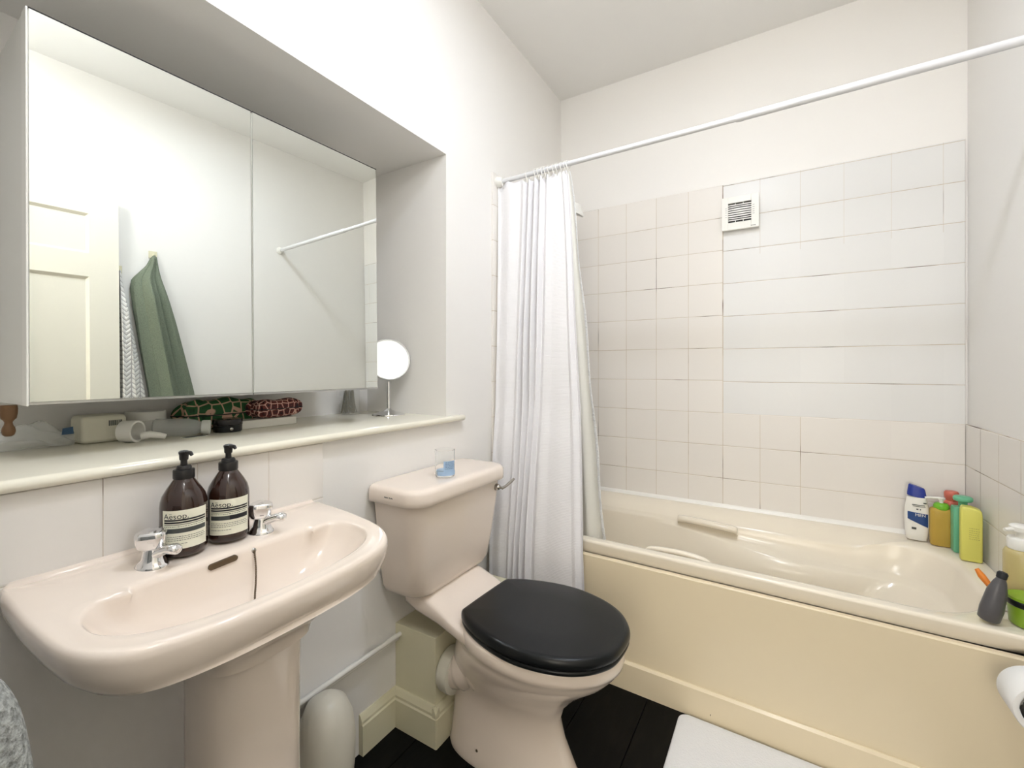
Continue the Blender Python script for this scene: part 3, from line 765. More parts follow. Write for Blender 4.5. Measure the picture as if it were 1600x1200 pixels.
# turned wooden peg below the near end of the cabinet
t = MB().lathe((-.225, .241, 1.0165), [(0, 0), (.005, .0005), (.0085, .004), (.0100, .010), (.0092, .017), (.0065, .023), (.0055, .028), (.0075, .032), (.011, .036), (.0125, .045), (.013, .055), (.012, .062), (0, .062)], 24).build(
    'wooden_peg', mat('brown_wood', rgb(116, 84, 54), .5, vary=.3, vscale=40), loc=(-.225, .248, 1.017), smooth=60)
setp(t, 'turned brown wooden peg poking down below the near cabinet corner', 'peg')

# ---------------------------------------------------------------- door seen in the mirror
def door():
    X0, X1 = 1.618, 1.656; Y0, Y1 = .03, .797; Z0, Z1 = .01, 2.052
    t = setp(thing('door_1', ((X0+X1)/2, Y0, Z0), None, None), kind=ST)
    panels = [(.135, .36, 1.757, 1.952), (.47, .685, 1.757, 1.952), (.135, .36, .95, 1.642), (.47, .685, .95, 1.642), (.135, .36, .23, .80), (.47, .685, .23, .80)]
    ys = sorted({Y0, Y1, *[p[0] for p in panels], *[p[1] for p in panels]}); zs = sorted({Z0, Z1, *[p[2] for p in panels], *[p[3] for p in panels]})
    mb = MB()
    for a, b_ in zip(ys, ys[1:]):
        for c, d in zip(zs, zs[1:]):
            hole = any(p[0] <= a and b_ <= p[1] and p[2] <= c and d <= p[3] for p in panels)
            if hole: mb.box(X0+.014, X1-.012, a, b_, c, d)
            else: mb.box(X0, X1, a, b_, c, d)
    M_door = mat('cream_door_paint', rgb(242, 237, 222), .35)
    d = mb.build('door_leaf', M_door, t, smooth=0)
    mb = MB()
    for p in panels:   # sloping moulding inside each panel
        a, b_, c, e = p; w_ = .012
        o = [(X0, a, c), (X0, b_, c), (X0, b_, e), (X0, a, e)]; i = [(X0+.0138, a+w_, c+w_), (X0+.0138, b_-w_, c+w_), (X0+.0138, b_-w_, e-w_), (X0+.0138, a+w_, e-w_)]
        mb.add(o+i, [(k, (k+1) % 4, 4+(k+1) % 4, 4+k) for k in range(4)])
    mb.build('panel_moulding', M_door, t, smooth=0)
    mb = MB(); mb.lathe((X0, .735, 1.0), [(0, -.05), (.018, -.048), (.026, -.036), (.022, -.022), (.010, -.012), (.010, -.004), (.024, -.003), (.024, 0)], 24, 'x'); mb.build('door_knob', M_dchrome, t, smooth=50)
door()

# ---------------------------------------------------------------- towels
def towel_mat(name, col, dark, scale, herring=False):
    m = mat(name, col, .95, spec=.1); nt = m.node_tree; N = nt.nodes; L = nt.links; b = N['Principled BSDF']
    tc = N.new('ShaderNodeTexCoord')
    if herring:
        sp = N.new('ShaderNodeSeparateXYZ'); L.new(tc.outputs['Object'], sp.inputs[0])
        def mt(op, a, c=None):
            n = N.new('ShaderNodeMath'); n.operation = op
            for i, v in enumerate((a, c)):
                if v is None: continue
                if isinstance(v, (int, float)): n.inputs[i].default_value = v
                else: L.new(v, n.inputs[i])
            return n.outputs[0]
        zig = mt('PINGPONG', sp.outputs[1], .02)
        s = mt('FRACT', mt('MULTIPLY', mt('ADD', sp.outputs[2], zig), 42.0))
        col_o = mt('GREATER_THAN', mt('PINGPONG', sp.outputs[1], .02), .002)
        h = mt('MULTIPLY', mt('PINGPONG', s, .5), col_o)
        r = N.new('ShaderNodeValToRGB'); r.color_ramp.elements[0].color = dark; r.color_ramp.elements[0].position = .02
        r.color_ramp.elements[1].color = col; r.color_ramp.elements[1].position = .2; L.new(h, r.inputs[0]); L.new(r.outputs[0], b.inputs['Base Color'])
        hh = h; dist = .006
    else:
        n = N.new('ShaderNodeTexNoise'); n.inputs['Scale'].default_value = scale; n.inputs['Detail'].default_value = 6; L.new(tc.outputs['Object'], n.inputs['Vector'])
        r = N.new('ShaderNodeValToRGB'); r.color_ramp.elements[0].color = dark; r.color_ramp.elements[0].position = .3
        r.color_ramp.elements[1].color = col; r.color_ramp.elements[1].position = .6; L.new(n.outputs['Fac'], r.inputs[0]); L.new(r.outputs[0], b.inputs['Base Color'])
        hh = n.outputs['Fac']; dist = .006
    bp = N.new('ShaderNodeBump'); bp.inputs['Strength'].default_value = .8; bp.inputs['Distance'].default_value = dist; L.new(hh, bp.inputs['Height']); L.new(bp.outputs['Normal'], b.inputs['Normal'])
    return m
def hung(name, yc, ztop, zbot, wl, wr, m, label, folds, ph, dep=.05):
    """towel bunched on a hook, widening downwards; wl/wr = tables (drop, y offset)"""
    def fn(u, v):
        z = lerp(ztop, zbot, v); d = ztop-z
        a = yc+interp(wl, d); b_ = yc+interp(wr, d)
        y = lerp(a, b_, u); k = sm(0, .25, d)
        prof = sin(pi*u)**.6
        x = WX-.012-(.022+dep*k)*prof*(1+.25*sin(folds*pi*u+ph+d*1.2))-.010*prof*sin(2*folds*pi*u+ph*2)*k
        return (min(x, WX-.003), y+.008*sin(2*folds*pi*u+d*3)*k, z-.02*(1-prof)*(1-k))
    mb = MB(); mb.grid(fn, 90, 70)
    o = mb.build(name, m, loc=(WX-.03, yc, zbot), smooth=180, solid=.006)
    return setp(o, label, 'towel')
M_green = towel_mat('sage_green_towelling', rgb(136, 145, 127), rgb(118, 128, 111), 260)
hung('bath_towel', .955, 1.805, .62, [(0, -.014), (.04, -.03), (.13, -.095), (.19, -.104), (.3, -.095), (.5, -.07), (.75, -.032), (1.2, -.02)], [(0, .012), (.1, .03), (.35, .09), (.75, .175), (1.2, .22)], M_green,
     'sage green towel hanging from a hook on the wall opposite the mirror', 5, .6, .040)
hung('bath_sheet', .845, 1.70, .60, [(0, -.042), (.3, -.042), (1.1, -.042)], [(0, -.03), (.07, -.025), (.2, -.008), (.45, .03), (.66, .058), (1.1, .06)], towel_mat('white_herringbone', rgb(236, 234, 230), rgb(176, 174, 172), 1, True),
     'white herringbone towel hanging between the door edge and the green towel', 2, .1, .03)
for y, z, lab in ((.955, 1.815, 'small cream wall hook holding the green towel'), (.805, 1.71, 'small cream wall hook holding the white towel behind the door')):
    mb = MB().box(WX-.008, WX, y-.019, y+.019, z-.02, z+.02); t = thing('towel_hook', (WX, y, z), lab, 'hook')
    mb.build('back_plate', M_trim, t, smooth=0, bevel=.003)
    MB().tube(smooth_open([(WX-.006, y, z), (WX-.018, y, z-.010), (WX-.026, y, z-.002), (WX-.026, y, z+.006)], 5), .004, 10).build('peg', M_trim, t, smooth=60)

# grey towel over a rail on the front wall, only its shoulder in view
t = thing('towel_rail', (.35, -.03, .90), 'thin white towel rail under the grey towel at the left edge', 'towel rail')
MB().tube([(.12, .052, .880), (.56, .052, .880)], .007, 12).build('bar', M_plasw, t, smooth=60)
for xx in (.14, .54): MB().tube([(xx, -.03, .880), (xx, .052, .880)], .006, 10).build('bracket', M_plasw, t, smooth=60)
def grey():
    prof = [(.006, .45), (.002, .66), (.006, .82), (.022, .880), (.052, .905), (.082, .892), (.100, .860), (.108, .79), (.112, .66), (.114, .40)]
    P = smooth_open([(a, b) for a, b in prof], 6)
    def fn(u, v):
        k = v*(len(P)-1); i = min(int(k), len(P)-2); f = k-i
        y = lerp(P[i][0], P[i+1][0], f); z = lerp(P[i][1], P[i+1][1], f)
        x = lerp(.20, .575, u); s = y-.052
        return (x+.010*sin(z*20)*(u > .5)+.012*(.9-z)*(u-.5)*3, .052+s*(1+.10*sin(u*17))*(1-.55*sm(.88, 1, u)**2), z-.016*sm(.85, 1, u))
    mb = MB(); mb.grid(fn, 60, 54)
    o = mb.build('hand_towel', towel_mat('grey_towelling', rgb(176, 178, 174), rgb(120, 122, 118), 180), loc=(.35, .035, .90), smooth=180, solid=.012)
    setp(o, 'fluffy grey towel draped at the bottom left beside the basin', 'towel')
grey()

# ---------------------------------------------------------------- soap bottles
def wrap(vs, c, r, a0, z0):
    """flat (u right, v up) -> on a cylinder of radius r around c; a0 = angle of u=0, seen from outside"""
    out = []
    for p in vs:
        a = a0+p[0]/r; out.append((c[0]+r*cos(a), c[1]+r*sin(a), z0+p[1]))
    return out
def label_rect(mb, c, r, a0, u0, u1, z0, z1, n=16):
    loops = [[], []]
    vs = []; 
    for i in range(n+1):
        u = lerp(u0, u1, i/n)
        vs += wrap([(u, z0), (u, z1)], c, r, a0, 0)
    mb.add(vs, [(2*i, 2*i+2, 2*i+3, 2*i+1) for i in range(n)])
def soap(x, y, z0, ang, label, half_dark=False):
    K_ = .94
    t = thing('soap_bottle', (x, y, z0), label, 'soap bottle', 'amber pump bottles on the basin')
    R = .0385; c = (x, y)
    mb = MB(); mb.lathe((x, y, z0), [(0, .001), (.028, 0), (.034, .001), (.037, .005), (R, .012), (R, .092), (.0375, .101), (.0345, .112), (.028, .124), (.021, .135), (.0165, .142), (.0150, .147), (.0150, .154), (0, .154)], 48)
    b = mb.build('bottle', M_amber, t, smooth=60)
    mb = MB(); mb.lathe((x, y, z0), [(.0, .143), (.0175, .143), (.0178, .145), (.0178, .158), (.017, .160), (.013, .1605), (.0125, .165), (.011, .167), (.006, .168), (.0055, .172), (.0055, .180), (0, .18)], 32); col = mb.build('pump_collar', M_pump, t, smooth=35)
    mb = MB(); mb.lathe((x, y, z0), [(.0, .178), (.007, .178), (.0075, .180), (.008, .188), (.009, .191), (.009, .194), (.006, .196), (0, .1965)], 24)
    d = Vector((cos(ang+.5), sin(ang+.5), 0)); p = Vector((x, y, z0+.1925))
    mb.tube([p, p+d*.012, p+d*.019, p+d*.0225+Vector((0, 0, -.004))], [.0045, .0042, .0036, .003], 10); mb.build('pump_head', M_pump, t, smooth=50)
    # label faces 'ang'; its left edge is a0
    W = .080; zb = z0+.018; H = .072; rr = R+.0003; a0 = ang-W/2/R
    mb = MB(); label_rect(mb, c, rr, a0, 0, W, zb, zb+H, 24); lb = mb.build('label', M_label, b, smooth=60)
    mb = MB(); r2 = rr+.0003; L_, R_ = .004, W-.003
    # brand line, bold
    vs, fs = text_geo('Aesop.', .0145); fs2 = fs
    vs2 = [(v[0]*1.05, v[1]) for v in vs]
    mb.add(wrap([(L_-.001+u, v_) for u, v_ in vs2], c, r2, a0, zb+H-.0155), fs)
    label_rect(mb, c, r2, a0, L_+.0095, L_+.0145, zb+H-.0065, zb+H-.0058, 3)
    for z, h in ((.0525, .0030), (.0480, .0030), (.0450, .0010)): label_rect(mb, c, r2, a0, L_, R_, zb+z, zb+z+h, 20)
    random.seed(3)
    for z in (.0415, .0230, .0195, .0160, .0095):      # tiny print as broken hairlines
        u = L_
        end = R_ if z > .01 else R_*.6
        while u < end-.004:
            w_ = random.uniform(.0012, .0042); label_rect(mb, c, r2, a0, u, u+w_, zb+z, zb+z+.0009, 1); u += w_+.0011
    mb.build('label_print', M_ink, lb, smooth=0)
    mb = MB()
    label_rect(mb, c, r2, a0, L_, R_, zb+.0300, zb+.0385, 20); mb.build('label_band', M_ink2, lb, smooth=0)
    if half_dark:
        mb = MB(); label_rect(mb, c, r2+.0002, a0, L_+.036, R_, zb+.0298, zb+.0387, 12); mb.build('label_band_dark', M_ink, lb, smooth=0)
soap(.085, .414, .7955, radians(-18), 'amber pump soap bottle on the basin nearer the left tap')
soap(.083, .4965, .7955, radians(-22), 'amber pump soap bottle on the basin nearer the right tap', True)

# ---------------------------------------------------------------- things on the sill
def glass(name, col=(1, 1, 1, 1), rough=.02, alpha=1): return mat(name, col, rough, trans=1, ior=1.25)
M_clear = mat('clear_plastic', (.93, .95, .93, 1), .12, trans=.0, alpha=.30)
S = SZ
def q3(p): return Vector(p)
# clear crumpled plastic sleeve at the near end
t = thing('plastic_sleeve', (-.33, .29, S), 'crumpled clear plastic sleeve lying on the sill left of the barcode pack', 'plastic sleeve')
def fs_(u, v):
    a = 2*pi*u; y = lerp(.235, .362, v); r = .026*(.55+.45*sin(pi*min(1, v*1.1)))*(1+.18*sin(5*a+9*v)+.12*sin(17*v+a*2))
    return (-.335+1.35*r*cos(a), y, S+.001+r*1.0+r*sin(a)*.98+(.0 if True else 0))
mb = MB(); mb.grid(fs_, 40, 30)
mn = min(v[2] for v in mb.v); mb.v = [(v[0], v[1], v[2]-mn+S+.0005) for v in mb.v]
mb.build('sleeve', M_clear, t, smooth=180)
mb = MB(); mb.add([(-.300, .335, S+.030), (-.303, .356, S+.030), (-.308, .356, S+.046), (-.305, .338, S+.044)], [(0, 1, 2, 3)]); mb.build('blue_print', mat('blue_print', rgb(60, 90, 120), .6), t, smooth=0, solid=.0006)
# white pack with barcode
def rbox_thing(name, c, dx, dy, dz, rotz, m, label, cat, bev=.004, z0=S, tilt=0):
    t = thing(name, (c[0], c[1], z0), label, cat)
    M = Matrix.Translation((c[0], c[1], z0)) @ Matrix.Rotation(rotz, 4, 'Z')
    MB().box(-dx/2, dx/2, -dy/2, dy/2, .0003, dz).xf(M).build('body', m, t, smooth=0, bevel=bev)
    return t, M
M_pack = mat('ivory_pack', rgb(238, 234, 214), .45, vary=.05, vscale=20)
t, M = rbox_thing('wrapped_pack', (-.355, .415), .075, .086, .066, radians(2), M_pack, 'ivory wrapped pack with a grey barcode lying on the sill', 'pack', .010)
mb = MB(); random.seed(5); y = .006
while y < .030:
    w_ = random.choice((.0008, .0014, .0022)); mb.box(.0372, .0378, y, y+w_, .040, .053); y += w_+random.choice((.0007, .0012))
mb.xf(M).build('barcode', M_ink2, t, smooth=0)
# white lid behind
t = MB().lathe((-.385, .520, S), [(0, .001), (.040, 0), (.042, .003), (.042, .040), (.044, .042), (.044, .062), (.042, .065), (0, .066)], 40).build('cream_jar', M_plasw, loc=(-.385, .520, S), smooth=40)
setp(t, 'round white lidded jar behind the lying white cap ring', 'jar')
# white ring with strap (flip cap)
t = thing('plastic_clip', (-.275, .47, S), 'white plastic ring with a strap lying in front of the barcode pack', 'clip')
M = Matrix.Translation((-.272, .450, S+.0265)) @ Matrix.Rotation(radians(35), 4, 'Z')
mb = MB(); mb.lathe((0, 0, 0), [(.0215, -.016), (.026, -.016), (.0262, 0), (.026, .016), (.0215, .016), (.0205, 0), (.0215, -.016)], 32, 'x'); mb.xf(M).build('ring', M_plasw, t, smooth=50)
mb = MB(); mb.tube([(-.262, .466, S+.013), (-.255, .483, S+.016), (-.25, .500, S+.012), (-.246, .512, S+.008)], [.009, .009, .0075, .0065], 12); mb.build('strap', M_plasw, t, smooth=60)
# clear bottle on its side with frosted cap
def lying(name, p0, p1, prof, m, label, cat, parent=None):
    p0 = Vector(p0); p1 = Vector(p1); d = (p1-p0); L_ = d.length; Q = Vector((0, 0, 1)).rotation_difference(d).to_matrix().to_4x4()
    mb = MB(); mb.lathe((0, 0, 0), [(r, h*L_) for r, h in prof], 28, M=Q); mb.v = [tuple(Vector(v)+p0) for v in mb.v]; return mb
t = thing('lotion_bottle', (-.30, .58, S), 'clear travel bottle lying on its side with a frosted cap', 'bottle')
lying('b', (-.310, .508, S+.025), (-.262, .600, S+.021), [(0, 0), (.018, .0), (.024, .05), (.0245, .7), (.020, .9), (.014, 1), (0, 1)], None, '', '').build('bottle', M_clear, t, smooth=60)
lying('b', (-.262, .600, S+.021), (-.252, .618, S+.020), [(0, 0), (.0175, .0), (.019, .2), (.019, .9), (.016, 1), (0, 1)], None, '', '').build('cap', mat('frosted_cap', rgb(226, 228, 222), .4), t, smooth=50)
# striped black label lying below
t = MB().box(-.250, -.222, .545, .598, S, S+.0012).build('paper_label', mat('label_strip', rgb(225, 228, 215), .5), loc=(-.23, .57, S), smooth=0)
setp(t, 'small pale label with three dark stripes lying under the clear bottle', 'label')
for k in range(3): MB().box(-.247+k*.008, -.243+k*.008, .548, .595, S+.0012, S+.0016).build('stripe', M_ink, t, smooth=0)
# black tin
t = thing('round_tin', (-.262, .672, S), 'glossy black round tin on the sill in front of the green pouch', 'tin')
MB().lathe((-.272, .672, S), [(0, .001), (.033, 0), (.035, .002), (.035, .018), (.0, .018)], 40).build('base', M_black, t, smooth=40)
lt = MB().lathe((-.272, .672, S), [(0, .019), (.036, .019), (.0365, .021), (.0365, .034), (.0355, .036), (.033, .0365), (0, .0362)], 40).build('lid', mat('black_lacquer', rgb(34, 30, 30), .15), t, smooth=40)
MB().lathe((-.2355, .664, S+.010), [(0, .0006), (.004, .0005), (.0045, 0)], 14, 'x').build('badge', M_dchrome, t, smooth=60)
# white box with pouches on it
t, M = rbox_thing('carton', (-.312, .795), .075, .178, .024, 0, mat('white_card', rgb(244, 241, 232), .5), 'flat white carton on the sill under the red patterned pouch', 'box', .0015)
def pouch_mat(name, base, line, line2, scale, seed):
    m = mat(name, base, .6); nt = m.node_tree; N = nt.nodes; L = nt.links; b = N['Principled BSDF']
    tc = N.new('ShaderNodeTexCoord'); mp = N.new('ShaderNodeMapping'); mp.inputs['Location'].default_value = (seed, seed, seed); L.new(tc.outputs['Object'], mp.inputs[0])
    v = N.new('ShaderNodeTexVoronoi'); v.feature = 'DISTANCE_TO_EDGE'; v.inputs['Scale'].default_value = scale; v.inputs['Randomness'].default_value = .45; L.new(mp.outputs[0], v.inputs['Vector'])
    r = N.new('ShaderNodeValToRGB'); e = r.color_ramp.elements; e[0].position = 0; e[0].color = line; e[1].position = .07; e[1].color = base; k = e.new(.05); k.color = line
    k = e.new(.24); k.color = base; k = e.new(.27); k.color = line2; k = e.new(.36); k.color = line2; k = e.new(.40); k.color = base
    L.new(v.outputs['Distance'], r.inputs[0]); L.new(r.outputs[0], b.inputs['Base Color']); return m
M_pg = pouch_mat('green_pattern', rgb(34, 92, 46), rgb(214, 176, 150), rgb(28, 70, 36), 34, .3)
M_pr = pouch_mat('maroon_pattern', rgb(110, 48, 44), rgb(232, 190, 176), rgb(52, 26, 34), 52, 1.7)
def pouch(name, c, sx, sy, sz, m, label, seed, rz=0, group=None):
    random.seed(seed); ph = [random.uniform(0, 6) for _ in range(6)]
    t = thing(name, (c[0], c[1], c[2]), label, 'pouch', group)
    def fn(u, v):
        a = 2*pi*u; b_ = pi*(v-.5); e = .45
        cx = math.copysign(abs(cos(a))**e, cos(a))*abs(cos(b_))**.5; cy = math.copysign(abs(sin(a))**e, sin(a))*abs(cos(b_))**.5
        z = math.copysign(abs(sin(b_))**.7, sin(b_))
        r = 1+.07*sin(3*a+ph[0])+.05*sin(7*a+ph[1]+4*v)+.04*sin(11*a+ph[2])
        x, y = cx*sx/2*r, cy*sy/2*r
        zz = c[2]+sz/2+z*sz/2*(1+.10*sin(y*70+ph[3])+.08*sin(x*90+ph[4])) if z > 0 else c[2]+sz/2+z*sz/2
        return (c[0]+x*cos(rz)-y*sin(rz), c[1]+x*sin(rz)+y*cos(rz), zz)
    mb = MB(); mb.grid(fn, 72, 36); o = mb.build('fabric', m, t, smooth=180)
    return t, fn
t, f = pouch('green_pouch', (-.372, .70, S+.0005), .075, .215, .086, M_pg, 'dark green pouch with gold lattice pattern wedged under the cabinet', 4)
mb = MB(); mb.tube([f(u/60, .5) for u in range(61)], .0016, 8, cap=False); mb.build('zip', M_ink, t, smooth=180)
t, f = pouch('red_pouch', (-.312, .835, S+.0245), .07, .155, .056, M_pr, 'crumpled maroon and pink patterned pouch on the white carton', 9, .05)
mb = MB(); mb.tube([f(u/60, .5) for u in range(61)], .0014, 8, cap=False); mb.build('zip', M_ink, t, smooth=180)
# dried grass in a clear jar
t = thing('grass_jar', (-.375, 1.175, S), 'small clear jar of dried grass stalks behind the round mirror', 'jar')
mb = MB(); mb.lathe((-.375, 1.175, S), [(0, .0005), (.036, .0005), (.038, .003), (.038, .10), (.0365, .10), (.0365, .005), (0, .004)], 36); mb.build('glass_jar', mat('thin_glass', (.93, .95, .93, 1), .05, alpha=.09), t, smooth=50)
mb = MB(); random.seed(11)
for k in range(46):
    a = random.uniform(0, 2*pi); r0 = random.uniform(.006, .031); r1 = r0*.55+.003; h = random.uniform(.085, .105); b_ = a+random.uniform(-.8, .8)
    mb.tube([(-.378+r0*cos(a), 1.172+r0*sin(a), S+.006), (-.378+(r0*.8)*cos((a+b_)/2), 1.172+(r0*.8)*sin((a+b_)/2), S+h*.5), (-.378+r1*cos(b_), 1.172+r1*sin(b_), S+h)], .0014, 5)
setp(mb.build('grass_stalks', mat('dried_grass', rgb(136, 128, 106), .8), t, smooth=60), kind='stuff')
# round make-up mirror on a chrome foot
def mkmirror():
    cx, cy = -.215, 1.226; zc = 1.186; R = .082
    t = thing('vanity_mirror', (cx, cy, S), 'small round chrome make-up mirror standing at the far end of the sill', 'mirror')
    MB().lathe((cx, cy, S), [(0, .0005), (.060, 0), (.062, .002), (.061, .006), (.050, .009), (.030, .014), (.014, .020), (.008, .027), (0, .028)], 48).build('base', M_chrome, t, smooth=50)
    MB().tube([(cx, cy, S+.024), (cx, cy, zc-R-.003)], .0062, 16).build('stem', M_chrome, t, smooth=50)
    M = Matrix.Translation((cx, cy, zc)) @ Matrix.Rotation(radians(-32), 4, 'Z') @ Matrix.Rotation(radians(-15), 4, 'Y')
    mb = MB(); mb.lathe((0, 0, 0), [(R-.006, .005), (R-.005, .0075), (R-.002, .0078), (R, .005), (R+.001, 0), (R-.001, -.005), (R*.8, -.008), (0, -.009)], 64, 'x'); mb.xf(M); fr = mb.build('frame', M_alu, t, smooth=50)
    mb = MB(); mb.lathe((0, 0, 0), [(0, .0058), (R-.0058, .0058), (R-.0058, .003), (0, .003)], 64, 'x'); mb.xf(M); mb.build('mirror_glass', M_mirror, fr, smooth=0)
mkmirror()

# ---------------------------------------------------------------- tumbler on the cistern
t = thing('glass_tumbler', (.135, 1.140, .800), 'small clear glass with a blue label on the cistern lid', 'glass')
M_glass = mat('clear_glass', (.97, .98, .98, 1), .03, trans=1, ior=1.2)
mb = MB(); mb.lathe((.135, 1.140, .8003), [(0, 0), (.0295, 0), (.031, .002), (.032, .030), (.0325, .086), (.0305, .0865), (.030, .030), (.0285, .008), (0, .007)], 40); gl = mb.build('tumbler', M_glass, t, smooth=50)
M_blue = mat('pale_blue_label', rgb(168, 196, 226), .6)
mb = MB(); label_rect(mb, (.135, 1.140), .0331, radians(-75), .010, .052, .8195, .853, 14); lb = mb.build('label', M_blue, gl, smooth=60)
mb = MB(); label_rect(mb, (.135, 1.140), .0327, radians(-75), -.012, .060, .806, .8195, 18); mb.build('frosted_band', M_blue, gl, smooth=60)
mb = MB(); random.seed(2)
for z in (.848, .843, .838, .833, .828):
    u = .016
    while u < .046: w_ = random.uniform(.002, .006); label_rect(mb, (.135, 1.140), .0334, radians(-75), u, min(.048, u+w_), z, z+.0013, 2); u += w_+.002
mb.build('label_print', mat('navy_ink', rgb(48, 74, 112), .6), lb, smooth=0)
mb = MB(); mb.lathe((.135, 1.140, .8075), [(0, 0), (.0275, 0), (.0285, .004), (.0285, .012), (0, .012)], 32); mb.build('wax', mat('pale_blue_wax', rgb(190, 212, 232), .5), t, smooth=50)

# ---------------------------------------------------------------- toiletries on the bath corner
R_ = .4985
def flatbottle(name, c, w_, d_, h, m, label, rz, shoulder=.85, neck=.5, cat='bottle', cap=None, e=.5, foot=.92):
    t = thing(name, (c[0], c[1], R_), label, cat)
    M = Matrix.Translation((c[0], c[1], R_)) @ Matrix.Rotation(rz, 4, 'Z')
    def ring(z, kx, ky): return [(d_/2*ky*math.copysign(abs(cos(a))**e, cos(a)), w_/2*kx*math.copysign(abs(sin(a))**e, sin(a)), z) for a in [2*pi*k/40 for k in range(40)]]
    return t, M, ring
# white shampoo bottle with a blue cap
t, M, ring = flatbottle('shampoo_bottle', (1.522, 2.262), .070, .036, .2, None, 'white shampoo bottle with dark blue cap and blue band on the bath corner', radians(-98), e=.7)
mb = MB(); mb.loft([ring(0.0005, .80, .8), ring(.003, .86, .92), ring(.03, .97, 1), ring(.08, 1.05, 1.05), ring(.12, 1.0, 1.0), ring(.150, .86, .92), ring(.163, .80, .85)]); mb.xf(M); b = mb.build('body', M_plasw, t, smooth=60)
mb = MB(); L = []
for f, sx in ((0, .80), (.2, .80), (.6, .74), (.9, .68), (1, .60)):
    r_ = ring(0, sx, .85-.15*f)
    L.append([(x, y, .1635+f*(.040-.010*y/.03)+(-.006*y/.03)*(1-f)) for x, y, z in r_])
mb.loft(L); mb.xf(M); mb.build('cap', mat('navy_cap', rgb(44, 62, 150), .35), t, smooth=50)
def front(mb, pts, off=.0004, fx=None):   # polygon on the front (+x local) of the flat bottle
    return mb.add([(fx(y, z)+off, y, z) for y, z in pts], [tuple(range(len(pts)))])
fxs = lambda y, z: .018*1.03*max(.05, (1-min(1, abs(y)/.0367)**(2/.7)))**(.35)*interp([(0, .8), (.03, 1), (.08, 1.05), (.12, 1.0), (.150, .92), (.163, .85)], z)
def band(mb, y0, y1, zlo, zhi, off, fx, n=14):
    vs = []
    for i in range(n+1):
        y = lerp(y0, y1, i/n); vs += [(fx(y, zlo(i/n))+off, y, zlo(i/n)), (fx(y, zhi(i/n))+off, y, zhi(i/n))]
    mb.add(vs, [(2*i, 2*i+2, 2*i+3, 2*i+1) for i in range(n)])
mb = MB(); band(mb, -.027, .031, lambda u: .080-.026*u, lambda u: .108-.004*u, .0008, fxs); mb.xf(M); lb = mb.build('blue_band', mat('mid_blue', rgb(42, 74, 132), .4), b, smooth=60)
mb = MB(); vs, fs = text_geo('MEN', .015); mb.add([(fxs(u-.006, .1)+.0018, u-.006, v_+.093) for u, v_, *_ in vs], fs); mb.xf(M); mb.build('band_text', M_plasw, lb, smooth=0)
for ya, yb, za, zb2 in ((-.014, .022, .134, .1365), (-.012, .024, .129, .131), (-.002, .004, .117, .122), (.008, .011, .117, .122), (.018, .027, .142, .147), (-.015, -.002, .042, .050)):
    mb = MB(); band(mb, ya, yb, lambda u: za, lambda u: zb2, .0008, fxs, 5); mb.xf(M); mb.build('small_print', M_ink2, b, smooth=0)
# oil-coloured bottle with green collar and white pump
t, M, ring = flatbottle('body_oil_bottle', (1.586, 2.236), .066, .044, .2, None, 'golden clear pump bottle with a lime green collar beside the shampoo', radians(-95), e=.45)
M_oil = mat('golden_oil', rgb(206, 172, 84), .15, trans=.12, ior=1.2)
mb = MB(); mb.loft([ring(.0005, .9, .88), ring(.004, .98, .98), ring(.05, 1, 1), ring(.125, .99, .99), ring(.133, .93, .9), ring(.137, .7, .7)]); mb.xf(M); mb.build('body', M_oil, t, smooth=50)
mb = MB(); mb.lathe((0, 0, 0), [(0, .133), (.021, .133), (.023, .138), (.0225, .148), (.017, .155), (0, .156)], 28); mb.xf(M); mb.build('collar', mat('lime_collar', rgb(120, 190, 50), .35), t, smooth=50)
mb = MB(); mb.lathe((0, 0, 0), [(0, .154), (.0055, .154), (.0055, .168), (.010, .169), (.011, .1745), (0, .176)], 20); mb.tube([(0, 0, .172), (.006, -.030, .172), (.008, -.046, .170)], [.005, .0042, .0035], 10); mb.xf(M); mb.build('pump', M_plasw, t, smooth=50)
# mint bottle with wide pump, red bottle behind, yellow bottle in front
t, M, ring = flatbottle('mint_bottle', (1.632, 2.190), .058, .046, .2, None, 'mint green pump bottle standing behind the pale yellow one', radians(-90), e=.35)
M_mint = mat('mint_plastic', rgb(112, 190, 150), .35)
mb = MB(); mb.loft([ring(.0005, .94, .94), ring(.004, 1, 1), ring(.155, 1, 1), ring(.160, .94, .92), ring(.162, .5, .5)]); mb.xf(M); mb.build('body', M_mint, t, smooth=50)
mb = MB(); mb.lathe((0, 0, 0), [(0, .160), (.012, .160), (.012, .180), (.024, .182), (.026, .185), (.026, .194), (.022, .198), (0, .199)], 30); mb.xf(M); mb.build('pump', M_mint, t, smooth=50)
t, M, ring = flatbottle('red_bottle', (1.622, 2.272), .048, .036, .2, None, 'coral red bottle half hidden behind the mint bottle', radians(-50), e=.6)
M_coral = mat('coral_plastic', rgb(216, 116, 96), .35)
mb = MB(); mb.loft([ring(.0005, .92, .9), ring(.004, 1, 1), ring(.145, 1, 1), ring(.158, .85, .85), ring(.164, .45, .5)]); mb.xf(M); mb.build('body', M_coral, t, smooth=50)
mb = MB(); mb.lathe((0, 0, 0), [(0, .162), (.016, .162), (.021, .176), (.021, .190), (.017, .196), (0, .197)], 24); mb.xf(M); mb.build('cap', M_coral, t, smooth=50)
t, M, ring = flatbottle('yellow_bottle', (1.632, 2.112), .054, .040, .2, None, 'pale yellow flat bottle, nearest of the bath corner group', radians(-98), e=.28)
M_yel = mat('pale_yellow_plastic', rgb(226, 222, 112), .4)
mb = MB(); L = []
